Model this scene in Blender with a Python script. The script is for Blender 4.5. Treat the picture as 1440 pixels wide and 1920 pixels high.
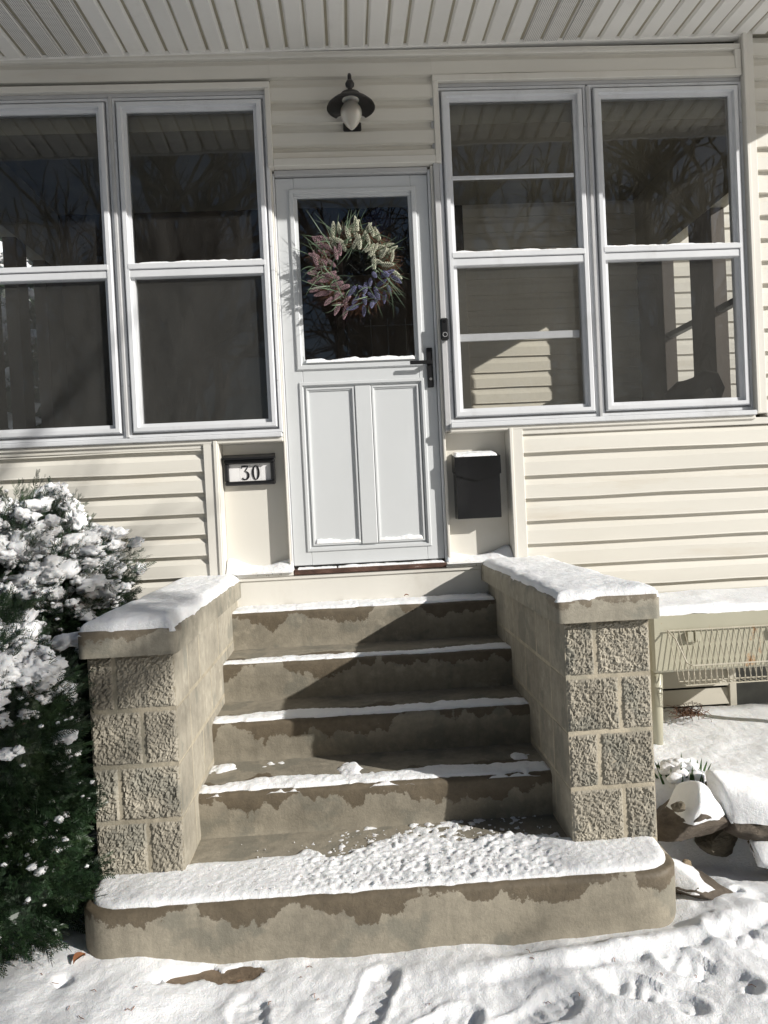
import bpy, bmesh, math, random
import numpy as np
from mathutils import Vector, Matrix, noise as mnoise
R = math.radians
random.seed(7)
rng = np.random.default_rng(11)
scn = bpy.context.scene
for o in list(bpy.data.objects): bpy.data.objects.remove(o)
COL = scn.collection

# ------------------------------------------------------------------ camera
CAM = Vector((0.3242, -3.8854, 0.3387)); F = 1332.09; YAW, PITCH, ROLL = 0.0465, -0.0162, 0.0484
cam_d = bpy.data.cameras.new('camera'); cam = bpy.data.objects.new('camera', cam_d); COL.objects.link(cam)
cam_d.sensor_fit = 'VERTICAL'; cam_d.sensor_height = 36.0; cam_d.lens = 36.0 * F / 1920.0
cam_d.clip_start = 0.05; cam_d.clip_end = 500
fw = Vector((math.sin(YAW), math.cos(YAW), 0)); rt = Vector((math.cos(YAW), -math.sin(YAW), 0)); up = Vector((0, 0, 1))
fw2 = math.cos(PITCH) * fw + math.sin(PITCH) * up; up2 = math.cos(PITCH) * up - math.sin(PITCH) * fw
rt3 = math.cos(ROLL) * rt - math.sin(ROLL) * -up2 * -1
# image right axis in world: a = cr*du - sr*dv along rt, b = sr*du + cr*dv along -up2
ax_r = math.cos(ROLL) * rt - math.sin(ROLL) * up2
ax_u = math.sin(ROLL) * rt + math.cos(ROLL) * up2
m = Matrix((ax_r, ax_u, -fw2)).transposed().to_4x4(); m.translation = CAM
cam.matrix_world = m
scn.camera = cam
scn.render.resolution_x = 768; scn.render.resolution_y = 1024

# ------------------------------------------------------------------ sky, sun, exposure
SUN = Vector((1.68, -1.0, 0.88)).normalized()
EL = math.asin(SUN.z); AZ = math.atan2(SUN.x, SUN.y)
w = bpy.data.worlds.new('World'); scn.world = w; w.use_nodes = True
nt = w.node_tree; bg = nt.nodes['Background']
sky = nt.nodes.new('ShaderNodeTexSky'); sky.sky_type = 'NISHITA'; sky.sun_disc = False
sky.sun_elevation = EL; sky.sun_rotation = AZ
nt.links.new(sky.outputs[0], bg.inputs[0]); bg.inputs[1].default_value = 0.05
sd = bpy.data.lights.new('sun', 'SUN'); sd.energy = 5.0; sd.angle = R(0.53); sd.color = (1.0, 0.97, 0.92)
sun = bpy.data.objects.new('sun', sd); COL.objects.link(sun)
sun.rotation_euler = SUN.to_track_quat('Z', 'Y').to_euler()
scn.view_settings.view_transform = 'Standard'; scn.view_settings.look = 'None'
scn.view_settings.exposure = 0.15; scn.view_settings.gamma = 1.0
scn.view_settings.use_curve_mapping = False

# ------------------------------------------------------------------ helpers
def tag(o, label=None, cat=None, group=None, kind=None):
    if label: o['label'] = label
    if cat: o['category'] = cat
    if group: o['group'] = group
    if kind: o['kind'] = kind
    return o
def thing(name, loc, label, cat, group=None):
    o = bpy.data.objects.new(name, None); COL.objects.link(o); o.location = loc
    o.empty_display_size = 0.1
    return tag(o, label, cat, group)
def link(name, me, mat, parent=None, smooth=False):
    if mat is not None and not me.materials: me.materials.append(mat)
    if smooth: me.polygons.foreach_set('use_smooth', [True] * len(me.polygons))
    o = bpy.data.objects.new(name, me); COL.objects.link(o)
    if parent is not None:
        o.parent = parent
        if parent.type == 'EMPTY': o.matrix_parent_inverse = Matrix.Translation(-Vector(parent.location))
        else: o.matrix_parent_inverse = Matrix.Translation(-Vector(parent.location))
    return o
def pyd(name, V, Fc, mat, parent=None, smooth=False):
    me = bpy.data.meshes.new(name); me.from_pydata([tuple(v) for v in V], [], [tuple(f) for f in Fc]); me.update()
    return link(name, me, mat, parent, smooth)
def bmo(name, bm, mat, parent=None, smooth=False):
    me = bpy.data.meshes.new(name); bm.to_mesh(me); bm.free(); me.update()
    return link(name, me, mat, parent, smooth)
def npmesh(name, V, Q, mat, parent=None, smooth=False):
    """fast mesh from numpy: V (n,3), Q (m,k) all faces with k corners"""
    me = bpy.data.meshes.new(name); n, k = Q.shape
    me.vertices.add(len(V)); me.vertices.foreach_set('co', np.asarray(V, np.float32).ravel())
    me.loops.add(n * k); me.loops.foreach_set('vertex_index', Q.astype(np.int32).ravel())
    me.polygons.add(n); me.polygons.foreach_set('loop_start', np.arange(0, n * k, k, dtype=np.int32))
    me.update(calc_edges=True); me.validate()
    return link(name, me, mat, parent, smooth)
def box(bm, x0, x1, y0, y1, z0, z1, bev=0.0):
    r = bmesh.ops.create_cube(bm, size=1.0)
    vs = r['verts']
    for v in vs:
        v.co = Vector(((x0 + x1) / 2 + v.co.x * (x1 - x0), (y0 + y1) / 2 + v.co.y * (y1 - y0), (z0 + z1) / 2 + v.co.z * (z1 - z0)))
    if bev > 0:
        es = list({e for v in vs for e in v.link_edges})
        bmesh.ops.bevel(bm, geom=es, offset=bev, segments=1, affect='EDGES', profile=0.5)
def boxo(name, x0, x1, y0, y1, z0, z1, mat, parent=None, bev=0.003):
    bm = bmesh.new(); box(bm, x0, x1, y0, y1, z0, z1, bev); return bmo(name, bm, mat, parent)
def tube(V, Fc, pts, rad, n=6, cap=True):
    """append a tube along pts with radius list"""
    pts = [Vector(p) for p in pts]
    if not hasattr(rad, '__len__'): rad = [rad] * len(pts)
    b = len(V); prev = None
    for i, p in enumerate(pts):
        t = (pts[min(i + 1, len(pts) - 1)] - pts[max(i - 1, 0)])
        t = t.normalized() if t.length > 1e-9 else Vector((0, 0, 1))
        a = prev if prev is not None else (Vector((1, 0, 0)) if abs(t.x) < .8 else Vector((0, 1, 0)))
        a = (a - t * a.dot(t)).normalized(); c = t.cross(a); prev = a
        for k in range(n):
            th = 2 * math.pi * k / n
            V.append(p + (a * math.cos(th) + c * math.sin(th)) * rad[i])
    for i in range(len(pts) - 1):
        for k in range(n):
            k2 = (k + 1) % n
            Fc.append((b + i * n + k, b + i * n + k2, b + (i + 1) * n + k2, b + (i + 1) * n + k))
    if cap:
        Fc.append(tuple(b + k for k in reversed(range(n))))
        Fc.append(tuple(b + (len(pts) - 1) * n + k for k in range(n)))
def lathe(V, Fc, prof, c, n=28):
    b = len(V)
    for (r, z) in prof:
        for k in range(n):
            th = 2 * math.pi * k / n
            V.append((c[0] + r * math.cos(th), c[1] + r * math.sin(th), c[2] + z))
    for i in range(len(prof) - 1):
        for k in range(n):
            k2 = (k + 1) % n
            Fc.append((b + i * n + k, b + i * n + k2, b + (i + 1) * n + k2, b + (i + 1) * n + k))
# vectorised value noise
def vn(x, y, seed=0):
    x = np.asarray(x, float); y = np.asarray(y, float)
    xi = np.floor(x).astype(np.int64); yi = np.floor(y).astype(np.int64); fx = x - xi; fy = y - yi
    fx = fx * fx * fx * (fx * (fx * 6 - 15) + 10); fy = fy * fy * fy * (fy * (fy * 6 - 15) + 10)
    def h(a, b):
        v = (a * 374761393 + b * 668265263 + seed * 1442695041) & 0x7fffffff
        v = ((v ^ (v >> 13)) * 1274126177) & 0x7fffffff
        return ((v ^ (v >> 16)) & 0xffff) / 65535.0
    return (h(xi, yi) * (1 - fx) + h(xi + 1, yi) * fx) * (1 - fy) + (h(xi, yi + 1) * (1 - fx) + h(xi + 1, yi + 1) * fx) * fy
def fbm(x, y, f, o=4, seed=0, g=.5):
    s = 0; a = 1; t = 0
    for i in range(o):
        s = s + a * vn(x * f + 17.3 * i, y * f - 9.1 * i, seed + i); t += a; a *= g; f *= 2.03
    return s / t - .5
def sst(a, b, x): 
    t = np.clip((x - a) / (b - a), 0, 1); return t * t * (3 - 2 * t)

# ------------------------------------------------------------------ materials
def newmat(name):
    mt = bpy.data.materials.new(name); mt.use_nodes = True
    return mt, mt.node_tree, mt.node_tree.nodes['Principled BSDF']
def N(nt, t, **kw):
    n = nt.nodes.new(t)
    for k, v in kw.items(): setattr(n, k, v)
    return n
def coords(nt, scale=(1, 1, 1), which='Object'):
    tc = N(nt, 'ShaderNodeTexCoord'); mp = N(nt, 'ShaderNodeMapping'); mp.inputs['Scale'].default_value = scale
    nt.links.new(tc.outputs[which], mp.inputs[0]); return mp.outputs[0]
def rcoords(nt, scale=(1, 1, 1)):
    """object coordinates shifted by a random amount for each object"""
    tc = N(nt, 'ShaderNodeTexCoord'); oi = N(nt, 'ShaderNodeObjectInfo'); mp = N(nt, 'ShaderNodeMapping'); mp.inputs['Scale'].default_value = scale
    ad = N(nt, 'ShaderNodeVectorMath', operation='ADD'); cb = N(nt, 'ShaderNodeCombineXYZ')
    nt.links.new(mth(nt, 'MULTIPLY', oi.outputs['Random'], 61.0), cb.inputs[0]); nt.links.new(mth(nt, 'MULTIPLY', oi.outputs['Random'], 23.0), cb.inputs[1])
    nt.links.new(tc.outputs['Object'], mp.inputs[0]); nt.links.new(mp.outputs[0], ad.inputs[0]); nt.links.new(cb.outputs[0], ad.inputs[1]); return ad.outputs[0]
def tint(nt, c, amt):
    oi = N(nt, 'ShaderNodeObjectInfo'); k = mth(nt, 'MULTIPLY_ADD', oi.outputs['Random'], 2 * amt, 1 - amt)
    n = N(nt, 'ShaderNodeVectorMath', operation='SCALE'); nt.links.new(c, n.inputs[0]); nt.links.new(k, n.inputs['Scale']); return n.outputs[0]
def noise_n(nt, vec, scale, detail=4, rough=.55):
    n = N(nt, 'ShaderNodeTexNoise'); n.inputs['Scale'].default_value = scale
    n.inputs['Detail'].default_value = detail; n.inputs['Roughness'].default_value = rough
    nt.links.new(vec, n.inputs['Vector']); return n.outputs['Fac']
def ramp(nt, fac, stops):
    r = N(nt, 'ShaderNodeValToRGB'); e = r.color_ramp.elements
    while len(e) < len(stops): e.new(.5)
    for i, (p, c) in enumerate(stops):
        e[i].position = p; e[i].color = (*c, 1) if len(c) == 3 else c
    nt.links.new(fac, r.inputs[0]); return r.outputs[0]
def mth(nt, op, a, b=None, c=None, clamp=False):
    n = N(nt, 'ShaderNodeMath', operation=op, use_clamp=clamp)
    for i, v in enumerate((a, b, c)):
        if v is None: continue
        if hasattr(v, 'is_output'): nt.links.new(v, n.inputs[i])
        else: n.inputs[i].default_value = v
    return n.outputs[0]
def mixc(nt, fac, a, b):
    n = N(nt, 'ShaderNodeMix', data_type='RGBA')
    for s, v in ((n.inputs[0], fac), (n.inputs[6], a), (n.inputs[7], b)):
        if hasattr(v, 'is_output'): nt.links.new(v, s)
        elif hasattr(v, '__len__'): s.default_value = (*v, 1)
        else: s.default_value = v
    return n.outputs[2]
def bump(nt, b, h, strength=.3, dist=.01):
    n = N(nt, 'ShaderNodeBump'); n.inputs['Strength'].default_value = strength; n.inputs['Distance'].default_value = dist
    nt.links.new(h, n.inputs['Height']); nt.links.new(n.outputs[0], b.inputs['Normal'])
def paint(name, col, rough=.5, var=.06, scale=6, bmp=.0, dirt=None, stretch=(1, 1, 1), spec=.4, grime=.35, per=0.0):
    mt, nt, b = newmat(name); v = rcoords(nt, stretch) if per else coords(nt, stretch)
    n = noise_n(nt, v, scale, 5)
    lo = tuple(c * (1 - var) for c in col); hi = tuple(min(1, c * (1 + var)) for c in col)
    c = ramp(nt, n, [(.3, lo), (.7, hi)])
    if dirt:
        n2 = noise_n(nt, v, scale * .7, 8, .7)
        c = mixc(nt, mth(nt, 'MULTIPLY', ramp(nt, n2, [(.56, (0, 0, 0)), (.78, (1, 1, 1))]), grime), c, dirt)
    if per: c = tint(nt, c, per)
    nt.links.new(c, b.inputs['Base Color']); b.inputs['Roughness'].default_value = rough
    b.inputs['Specular IOR Level'].default_value = spec
    if bmp: bump(nt, b, noise_n(nt, v, scale * 12, 3), bmp, .004)
    return mt
M = {}
M['siding'] = paint('vinyl_siding', (.675, .648, .58), .45, .04, 2.6, .10, (.47, .375, .25), (.30, 1, 2.2), .35, .5, .03)
M['trim'] = paint('cream_trim', (.68, .655, .595), .42, .04, 3, .05, (.42, .36, .28), (1, 1, .5))
M['panel'] = paint('cream_panel', (.655, .63, .57), .4, .03, 2, .03, (.5, .44, .34))
M['soffit'] = paint('soffit_vinyl', (.80, .78, .735), .45, .03, 3, .03, (.45, .41, .35), (1, 1, 1), .4, .35, .04)
M['white'] = paint('white_aluminium', (.65, .66, .675), .38, .05, 5, .03, (.36, .35, .33), (1, 1, .4), .4, .5)
M['door'] = paint('white_door_paint', (.60, .615, .62), .36, .025, 2.5, .02, (.5, .5, .5), (1, 1, .6), .4, .2)
M['greytrim'] = paint('weathered_grey_aluminium', (.47, .47, .47), .45, .08, 6, .05, (.25, .24, .22), (.3, 1, 1))
M['black'] = paint('black_paint', (.012, .012, .013), .32, .2, 8, .02)
M['blackmetal'] = paint('black_metal_lamp', (.03, .028, .027), .45, .35, 12, .1)
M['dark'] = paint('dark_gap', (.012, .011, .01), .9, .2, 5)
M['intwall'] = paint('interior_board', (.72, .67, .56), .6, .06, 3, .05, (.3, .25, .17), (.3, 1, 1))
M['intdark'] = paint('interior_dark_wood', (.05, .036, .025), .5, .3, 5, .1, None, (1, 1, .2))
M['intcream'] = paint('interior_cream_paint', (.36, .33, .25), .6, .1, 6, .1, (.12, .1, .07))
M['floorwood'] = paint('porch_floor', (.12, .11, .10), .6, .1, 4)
M['mailbox'] = paint('mailbox_black', (.008, .008, .009), .22, .3, 5, .04, (.03, .03, .03), (1, 1, .4), .5, .5)
M['plate'] = paint('number_plate', (.78, .77, .76), .4, .03, 6)
M['snowdark'] = None

def glass(name, refl=1.5, dirt=.03):
    mt, nt, b = newmat(name); nt.nodes.remove(b); out = nt.nodes['Material Output']
    tr = N(nt, 'ShaderNodeBsdfTransparent'); tr.inputs[0].default_value = (.94, .95, .94, 1)
    gl = N(nt, 'ShaderNodeBsdfGlossy'); gl.inputs['Roughness'].default_value = .0; gl.inputs[0].default_value = (.95, .97, 1, 1)
    v = coords(nt, (1, 1, 1)); bp = N(nt, 'ShaderNodeBump'); bp.inputs['Strength'].default_value = .10; bp.inputs['Distance'].default_value = .006
    nt.links.new(noise_n(nt, v, 5, 1), bp.inputs['Height']); nt.links.new(bp.outputs[0], gl.inputs['Normal'])
    fr = N(nt, 'ShaderNodeFresnel'); fr.inputs['IOR'].default_value = 1.5
    fac = mth(nt, 'MULTIPLY', fr.outputs[0], refl, clamp=True)
    mx = N(nt, 'ShaderNodeMixShader'); nt.links.new(fac, mx.inputs[0]); nt.links.new(tr.outputs[0], mx.inputs[1]); nt.links.new(gl.outputs[0], mx.inputs[2])
    df = N(nt, 'ShaderNodeBsdfDiffuse'); df.inputs[0].default_value = (.5, .48, .44, 1)
    m2 = N(nt, 'ShaderNodeMixShader')
    dn = ramp(nt, noise_n(nt, coords(nt, (1, 1, .35)), 7, 8, .7), [(.3, (0, 0, 0)), (.8, (1, 1, 1))])
    nt.links.new(mth(nt, 'MULTIPLY', dn, dirt), m2.inputs[0]); nt.links.new(mx.outputs[0], m2.inputs[1]); nt.links.new(df.outputs[0], m2.inputs[2])
    nt.links.new(m2.outputs[0], out.inputs[0]); return mt
M['glass'] = glass('window_glass', 1.8, .07)
M['doorglass'] = glass('door_glass', 2.0, .012)
def screen():
    mt, nt, b = newmat('insect_screen'); nt.nodes.remove(b); out = nt.nodes['Material Output']
    tr = N(nt, 'ShaderNodeBsdfTransparent'); df = N(nt, 'ShaderNodeBsdfDiffuse')
    v = coords(nt, (1, 1, 1))
    n = noise_n(nt, v, 3, 8, .75); nt.links.new(ramp(nt, n, [(.3, (.088, .088, .083)), (.7, (.125, .125, .118))]), df.inputs[0])
    mx = N(nt, 'ShaderNodeMixShader')
    wv = noise_n(nt, coords(nt, (60, 60, 4)), 6, 2); wv2 = noise_n(nt, coords(nt, (4, 4, 60)), 6, 2)
    f = mth(nt, 'MULTIPLY_ADD', mth(nt, 'ADD', wv, wv2), .14, .13)
    nt.links.new(f, mx.inputs[0]); nt.links.new(tr.outputs[0], mx.inputs[1]); nt.links.new(df.outputs[0], mx.inputs[2])
    nt.links.new(mx.outputs[0], out.inputs[0]); return mt
M['screen'] = screen()
def snow(name, dirty=0.0, rough=.55):
    mt, nt, b = newmat(name); v = coords(nt)
    n = noise_n(nt, v, 40, 5, .7)
    c = ramp(nt, n, [(.25, (.88, .89, .905)), (.7, (.93, .935, .94))])
    if dirty:
        d = ramp(nt, noise_n(nt, v, 55, 4, .75), [(.60, (0, 0, 0)), (.70, (1, 1, 1))])
        e = ramp(nt, noise_n(nt, v, 4, 3), [(.42, (0, 0, 0)), (.62, (1, 1, 1))])
        c = mixc(nt, mth(nt, 'MULTIPLY', mth(nt, 'MULTIPLY', d, e), dirty), c, (.40, .32, .22))
    nt.links.new(c, b.inputs['Base Color']); b.inputs['Roughness'].default_value = rough
    b.inputs['Subsurface Weight'].default_value = .25; b.inputs['Subsurface Radius'].default_value = (.02, .025, .03); b.inputs['Subsurface Scale'].default_value = .5
    b.inputs['Specular IOR Level'].default_value = .3
    h = mth(nt, 'ADD', noise_n(nt, v, 210, 4, .75), mth(nt, 'MULTIPLY', noise_n(nt, v, 45, 4, .7), 1.6))
    bump(nt, b, h, .55, .008); return mt
M['snow'] = snow('snow'); M['crust'] = snow('icy_crust', .75, .4); M['groundsnow'] = snow('ground_snow', .18)
def concrete(name, dry, wet, amount=.07, drip=.10, edge=True, pits=True):
    """dry cement with damp stains creeping down from the top edge (object z = 0)"""
    mt, nt, b = newmat(name); v = rcoords(nt)
    n1 = noise_n(nt, v, 3.0, 8, .65); n2 = noise_n(nt, v, 26, 6, .7)
    c = ramp(nt, n1, [(.30, tuple(x * .58 for x in dry)), (.5, dry), (.70, tuple(x * 1.28 for x in dry))])
    c = mixc(nt, .45, c, ramp(nt, n2, [(.3, tuple(x * .6 for x in dry)), (.7, tuple(x * 1.3 for x in dry))]))
    bl = ramp(nt, noise_n(nt, v, 5.5, 6, .6), [(.53, (0, 0, 0)), (.60, (1, 1, 1))])
    c = mixc(nt, mth(nt, 'MULTIPLY', bl, .55), c, tuple(x * .62 for x in (dry[0] * .92, dry[1], dry[2] * 1.05)))
    st = ramp(nt, noise_n(nt, rcoords(nt, (9, 9, .7)), 2.2, 5, .6), [(.50, (0, 0, 0)), (.72, (1, 1, 1))])
    c = mixc(nt, mth(nt, 'MULTIPLY', st, .42), c, tuple(x * .55 for x in dry))
    ef = ramp(nt, noise_n(nt, v, 6.5, 7, .7), [(.60, (0, 0, 0)), (.68, (1, 1, 1))])
    c = mixc(nt, mth(nt, 'MULTIPLY', ef, .40), c, tuple(min(1, x * 1.55) for x in dry)); c = tint(nt, c, .10)
    rough = .85
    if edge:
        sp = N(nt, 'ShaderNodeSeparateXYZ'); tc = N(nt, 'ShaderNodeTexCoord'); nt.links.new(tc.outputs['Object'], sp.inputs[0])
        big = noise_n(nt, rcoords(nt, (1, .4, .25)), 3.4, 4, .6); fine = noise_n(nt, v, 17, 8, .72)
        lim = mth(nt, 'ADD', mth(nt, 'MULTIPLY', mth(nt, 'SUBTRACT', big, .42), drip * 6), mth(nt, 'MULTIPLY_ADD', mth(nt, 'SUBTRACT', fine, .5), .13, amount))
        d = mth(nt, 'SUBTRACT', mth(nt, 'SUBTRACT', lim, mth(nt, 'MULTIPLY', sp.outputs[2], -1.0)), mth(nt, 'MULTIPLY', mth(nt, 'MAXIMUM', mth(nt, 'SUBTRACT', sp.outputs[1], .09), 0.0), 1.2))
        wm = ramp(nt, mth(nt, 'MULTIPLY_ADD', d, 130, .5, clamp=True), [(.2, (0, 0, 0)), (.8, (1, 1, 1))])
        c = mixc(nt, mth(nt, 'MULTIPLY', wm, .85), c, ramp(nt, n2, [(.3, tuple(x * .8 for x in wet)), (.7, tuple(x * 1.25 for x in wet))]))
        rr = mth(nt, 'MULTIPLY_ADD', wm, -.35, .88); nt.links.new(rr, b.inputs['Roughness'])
    else: b.inputs['Roughness'].default_value = rough
    nt.links.new(c, b.inputs['Base Color']); b.inputs['Specular IOR Level'].default_value = .3
    h = mth(nt, 'ADD', mth(nt, 'MULTIPLY', n2, 1.0), noise_n(nt, v, 110, 4, .7))
    bump(nt, b, h, .35, .006); return mt
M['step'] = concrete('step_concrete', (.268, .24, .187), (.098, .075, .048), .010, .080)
M['cap'] = concrete('cap_concrete', (.33, .302, .242), (.16, .13, .092), .012, .03)
M['block'] = concrete('split_face_block', (.345, .315, .255), (.2, .15, .1), edge=False)
M['mortar'] = concrete('mortar', (.43, .38, .29), (.2, .15, .1), edge=False)
def stone(name, a, b_):
    mt, nt, b = newmat(name); v = coords(nt, (1, 1, 2.5))
    c = ramp(nt, noise_n(nt, v, 9, 8, .7), [(.3, a), (.55, b_), (.8, tuple(x * 1.35 for x in b_))])
    nt.links.new(c, b.inputs['Base Color']); b.inputs['Roughness'].default_value = .8
    bump(nt, b, noise_n(nt, v, 30, 9, .75), 1.0, .02); return mt
M['stone'] = stone('brown_fieldstone', (.07, .055, .042), (.17, .138, .105))
M['stone2'] = stone('olive_fieldstone', (.10, .085, .06), (.20, .17, .12))
M['pebble'] = stone('tan_pebble', (.24, .18, .11), (.36, .28, .18))
def rusty():
    mt, nt, b = newmat('beige_enamel_with_rust'); v = coords(nt)
    base = ramp(nt, noise_n(nt, v, 3, 4), [(.3, (.39, .375, .285)), (.7, (.44, .42, .325))])
    r = ramp(nt, noise_n(nt, coords(nt, (1, 1, .7)), 8.5, 6, .68), [(.635, (0, 0, 0)), (.70, (1, 1, 1))])
    c = mixc(nt, r, base, ramp(nt, noise_n(nt, v, 40, 4), [(.3, (.22, .08, .02)), (.7, (.46, .22, .06))]))
    nt.links.new(c, b.inputs['Base Color']); nt.links.new(mth(nt, 'MULTIPLY_ADD', r, .45, .35), b.inputs['Roughness']); return mt
M['enamel'] = rusty()
M['wire'] = paint('cream_wire', (.50, .46, .37), .4, .1, 20)
def rotten():
    mt, nt, b = newmat('weathered_sill_wood'); v = coords(nt, (.4, 1, 1))
    n = noise_n(nt, v, 30, 6, .7)
    c = ramp(nt, n, [(.3, (.035, .018, .012)), (.55, (.10, .052, .036)), (.66, (.14, .08, .06)), (.72, (.6, .58, .54))])
    nt.links.new(c, b.inputs['Base Color']); b.inputs['Roughness'].default_value = .85; bump(nt, b, n, .8, .01); return mt
M['sillwood'] = rotten()
def peel():
    mt, nt, b = newmat('peeling_white_paint'); v = coords(nt)
    n = noise_n(nt, v, 38, 6, .7)
    c = ramp(nt, n, [(.0, (.70, .68, .63)), (.60, (.74, .72, .67)), (.66, (.10, .07, .05)), (1, (.08, .05, .04))])
    nt.links.new(c, b.inputs['Base Color']); b.inputs['Roughness'].default_value = .7; bump(nt, b, n, .5, .006); return mt
M['peel'] = peel()
def perf():
    mt, nt, b = newmat('perforated_soffit'); vo = N(nt, 'ShaderNodeTexVoronoi'); vo.inputs['Scale'].default_value = 105; vo.inputs['Randomness'].default_value = 0
    nt.links.new(coords(nt, (1, 1, 0)), vo.inputs['Vector'])
    c = ramp(nt, vo.outputs['Distance'], [(.26, (.2, .19, .175)), (.36, (.78, .76, .72))])
    nt.links.new(c, b.inputs['Base Color']); b.inputs['Roughness'].default_value = .45; return mt
M['perf'] = perf()
def needles():
    mt, nt, b = newmat('yew_needles'); v = coords(nt)
    c = ramp(nt, noise_n(nt, v, 7, 5, .7), [(.3, (.010, .022, .010)), (.5, (.018, .040, .016)), (.72, (.045, .072, .026))])
    nt.links.new(c, b.inputs['Base Color']); b.inputs['Roughness'].default_value = .42; return mt
M['needle'] = needles()
def flat(name, col, rough=.6, var=.25, scale=30): return paint(name, col, rough, var, scale)
M['twig'] = flat('rust_brown_twig', (.10, .045, .022)); M['bark'] = flat('grey_brown_bark', (.10, .08, .06), .9, .35, 6)
M['leafgreen'] = flat('grey_green_blade', (.11, .155, .095), .5, .4, 18); M['f_white'] = flat('cream_floret', (.56, .56, .44), .7, .45, 90)
M['f_pink'] = flat('dusty_pink_floret', (.33, .21, .23), .7, .45, 90); M['f_blue'] = flat('violet_blue_floret', (.15, .15, .26), .7, .45, 90)
M['stalk'] = flat('dark_green_stalk', (.03, .045, .025)); M['shoot'] = flat('green_shoot', (.035, .075, .022), .5, .4, 25); M['deadleaf'] = flat('dead_leaf', (.22, .09, .04), .7, .3, 30)
M['lead'] = flat('lead_came', (.12, .12, .115), .5, .2, 20); M['bluediamond'] = flat('dark_blue_diamond', (.012, .012, .05), .2, .3, 12)
M['darkstone'] = flat('dark_foundation', (.035, .035, .03), .9, .4, 9); M['louver'] = paint('grey_cream_louver', (.46, .43, .36), .55, .06, 4, .05, (.25, .22, .17))
def globe():
    mt, nt, b = newmat('frosted_lamp_glass'); b.inputs['Base Color'].default_value = (.62, .58, .50, 1); b.inputs['Roughness'].default_value = .25
    b.inputs['Transmission Weight'].default_value = .35; b.inputs['Subsurface Weight'].default_value = .2; return mt
M['globe'] = globe()
M['gravel'] = stone('pebble_concrete', (.13, .09, .055), (.27, .20, .13))

# ================================================================== SETTING: ground
def axis(fine0, fine1, step, lo, hi):
    a = list(np.arange(fine0, fine1 + 1e-9, step)); s = step; x = fine1
    while x < hi: s *= 1.25; x += s; a.append(min(x, hi))
    s = step; x = fine0; b = []
    while x > lo: s *= 1.25; x -= s; b.append(max(x, lo))
    return np.array(b[::-1] + a)
def bedmask(X, Y):
    """raised bed on the right of the steps, held by the stones"""
    edge = -1.17 - .25 * sst(1.5, 2.4, X) + .03 * np.sin(X * 9)
    return sst(edge - .13, edge + .10, Y) * sst(1.28, 1.42, X)
def ground_h(X, Y):
    z = -1.115 + .03 * fbm(X, Y, .8, 3, 3)
    z = z + bedmask(X, Y) * .235
    # bank of clean snow on the left, along the shrub
    lb = sst(-.12, -.5, X + .10 * fbm(X, Y, 3, 2, 8)) * sst(-2.5, -1.75, Y)
    z = z + lb * (.055 + .02 * fbm(X, Y, 4, 3, 21))
    # soft bank running along the foot of the bottom step and past its right end
    rb = np.exp(-((Y + 1.70 - .10 * (X - 1.3)) / .07) ** 2) * sst(.1, .9, X)
    z = z + rb * .025
    sp = sst(1.28, 1.45, X) * np.exp(-((Y + 1.55) / .16) ** 2); z = z + sp * (.03 + .05 * fbm(X, Y, 7, 3, 5))
    # trodden, lumpy snow of the path
    tr = sst(-1.72, -1.84, Y - .12 * (X - .3)) * sst(-.35, .05, X + .15 * fbm(X, Y, 4, 2, 31))
    n = fbm(X, Y, 9, 4, 40); n2 = fbm(X, Y, 26, 3, 50)
    z = z + tr * (n * .028 + np.abs(n2) * .010 - .002)
    z = z + (1 - tr) * (fbm(X, Y, 3.5, 4, 60) * .035 + fbm(X, Y, 14, 3, 61) * .008)
    z = z + fbm(X, Y, 60, 2, 62) * .003
    return z
PRINTS = [(1.12, -1.90, 2.6, 1), (.78, -1.94, .5, 1), (1.32, -1.83, 2.5, 1), (.32, -1.83, 1.2, .8), (.48, -1.97, .4, 1), (1.52, -1.74, 2.4, .8), (-.02, -1.92, 1.9, .7)]
def prints(X, Y, z):
    wx = .018 * fbm(X, Y, 16, 3, 90); wy = .018 * fbm(X, Y, 16, 3, 95)
    for i, (px, py, a, d) in enumerate(PRINTS):
        dx = X - px + wx; dy = Y - py + wy; u = dx * math.cos(a) + dy * math.sin(a); v = -dx * math.sin(a) + dy * math.cos(a)
        wv = v / (.052 - .008 * np.cos(u * 22 + .6)); e = np.maximum(np.abs(u / .145) ** 3, 0) + wv ** 2
        mk = sst(1.25, .55, e + .5 * fbm(X, Y, 22, 3, 97 + i)); rim = np.exp(-((e - 1.45) / .45) ** 2) * (.3 + 1.4 * (fbm(X, Y, 12, 3, 99) + .5))
        lug = .0045 * np.sin(u * 150 + 3 * fbm(X, Y, 9, 2, 98)) * (fbm(X, Y, 14, 2, 93) > -.08)
        z = z - d * mk * (.014 + lug + .012 * fbm(X, Y, 30, 3, 91)) + rim * .006 * d
    # drag mark curving out past the step
    c = -1.80 + .10 * (X - .6) + .10 * np.clip(X - 1.0, 0, 2) ** 2 - Y + wx
    z = z - .016 * np.exp(-(c / .022) ** 2) * sst(.45, .8, X) + .010 * np.exp(-((c + .045) / .03) ** 2) * sst(.45, .8, X)
    return z
# far snow field all round
gx = axis(-1.25, 2.35, .009, -90, 90); gy = axis(-2.25, -.55, .009, -110, 60)
GX, GY = np.meshgrid(gx, gy)
GZ = prints(GX, GY, ground_h(GX, GY))
# bare spot beside the step where the path shows
bare = np.exp(-(((GX + .17) / .17) ** 4 + ((GY + 1.665 - .05 * GX) / .040) ** 2)) * (.7 + 1.2 * fbm(GX, GY, 20, 3, 77))
GZ = GZ - sst(.25, .6, bare) * .07
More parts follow.
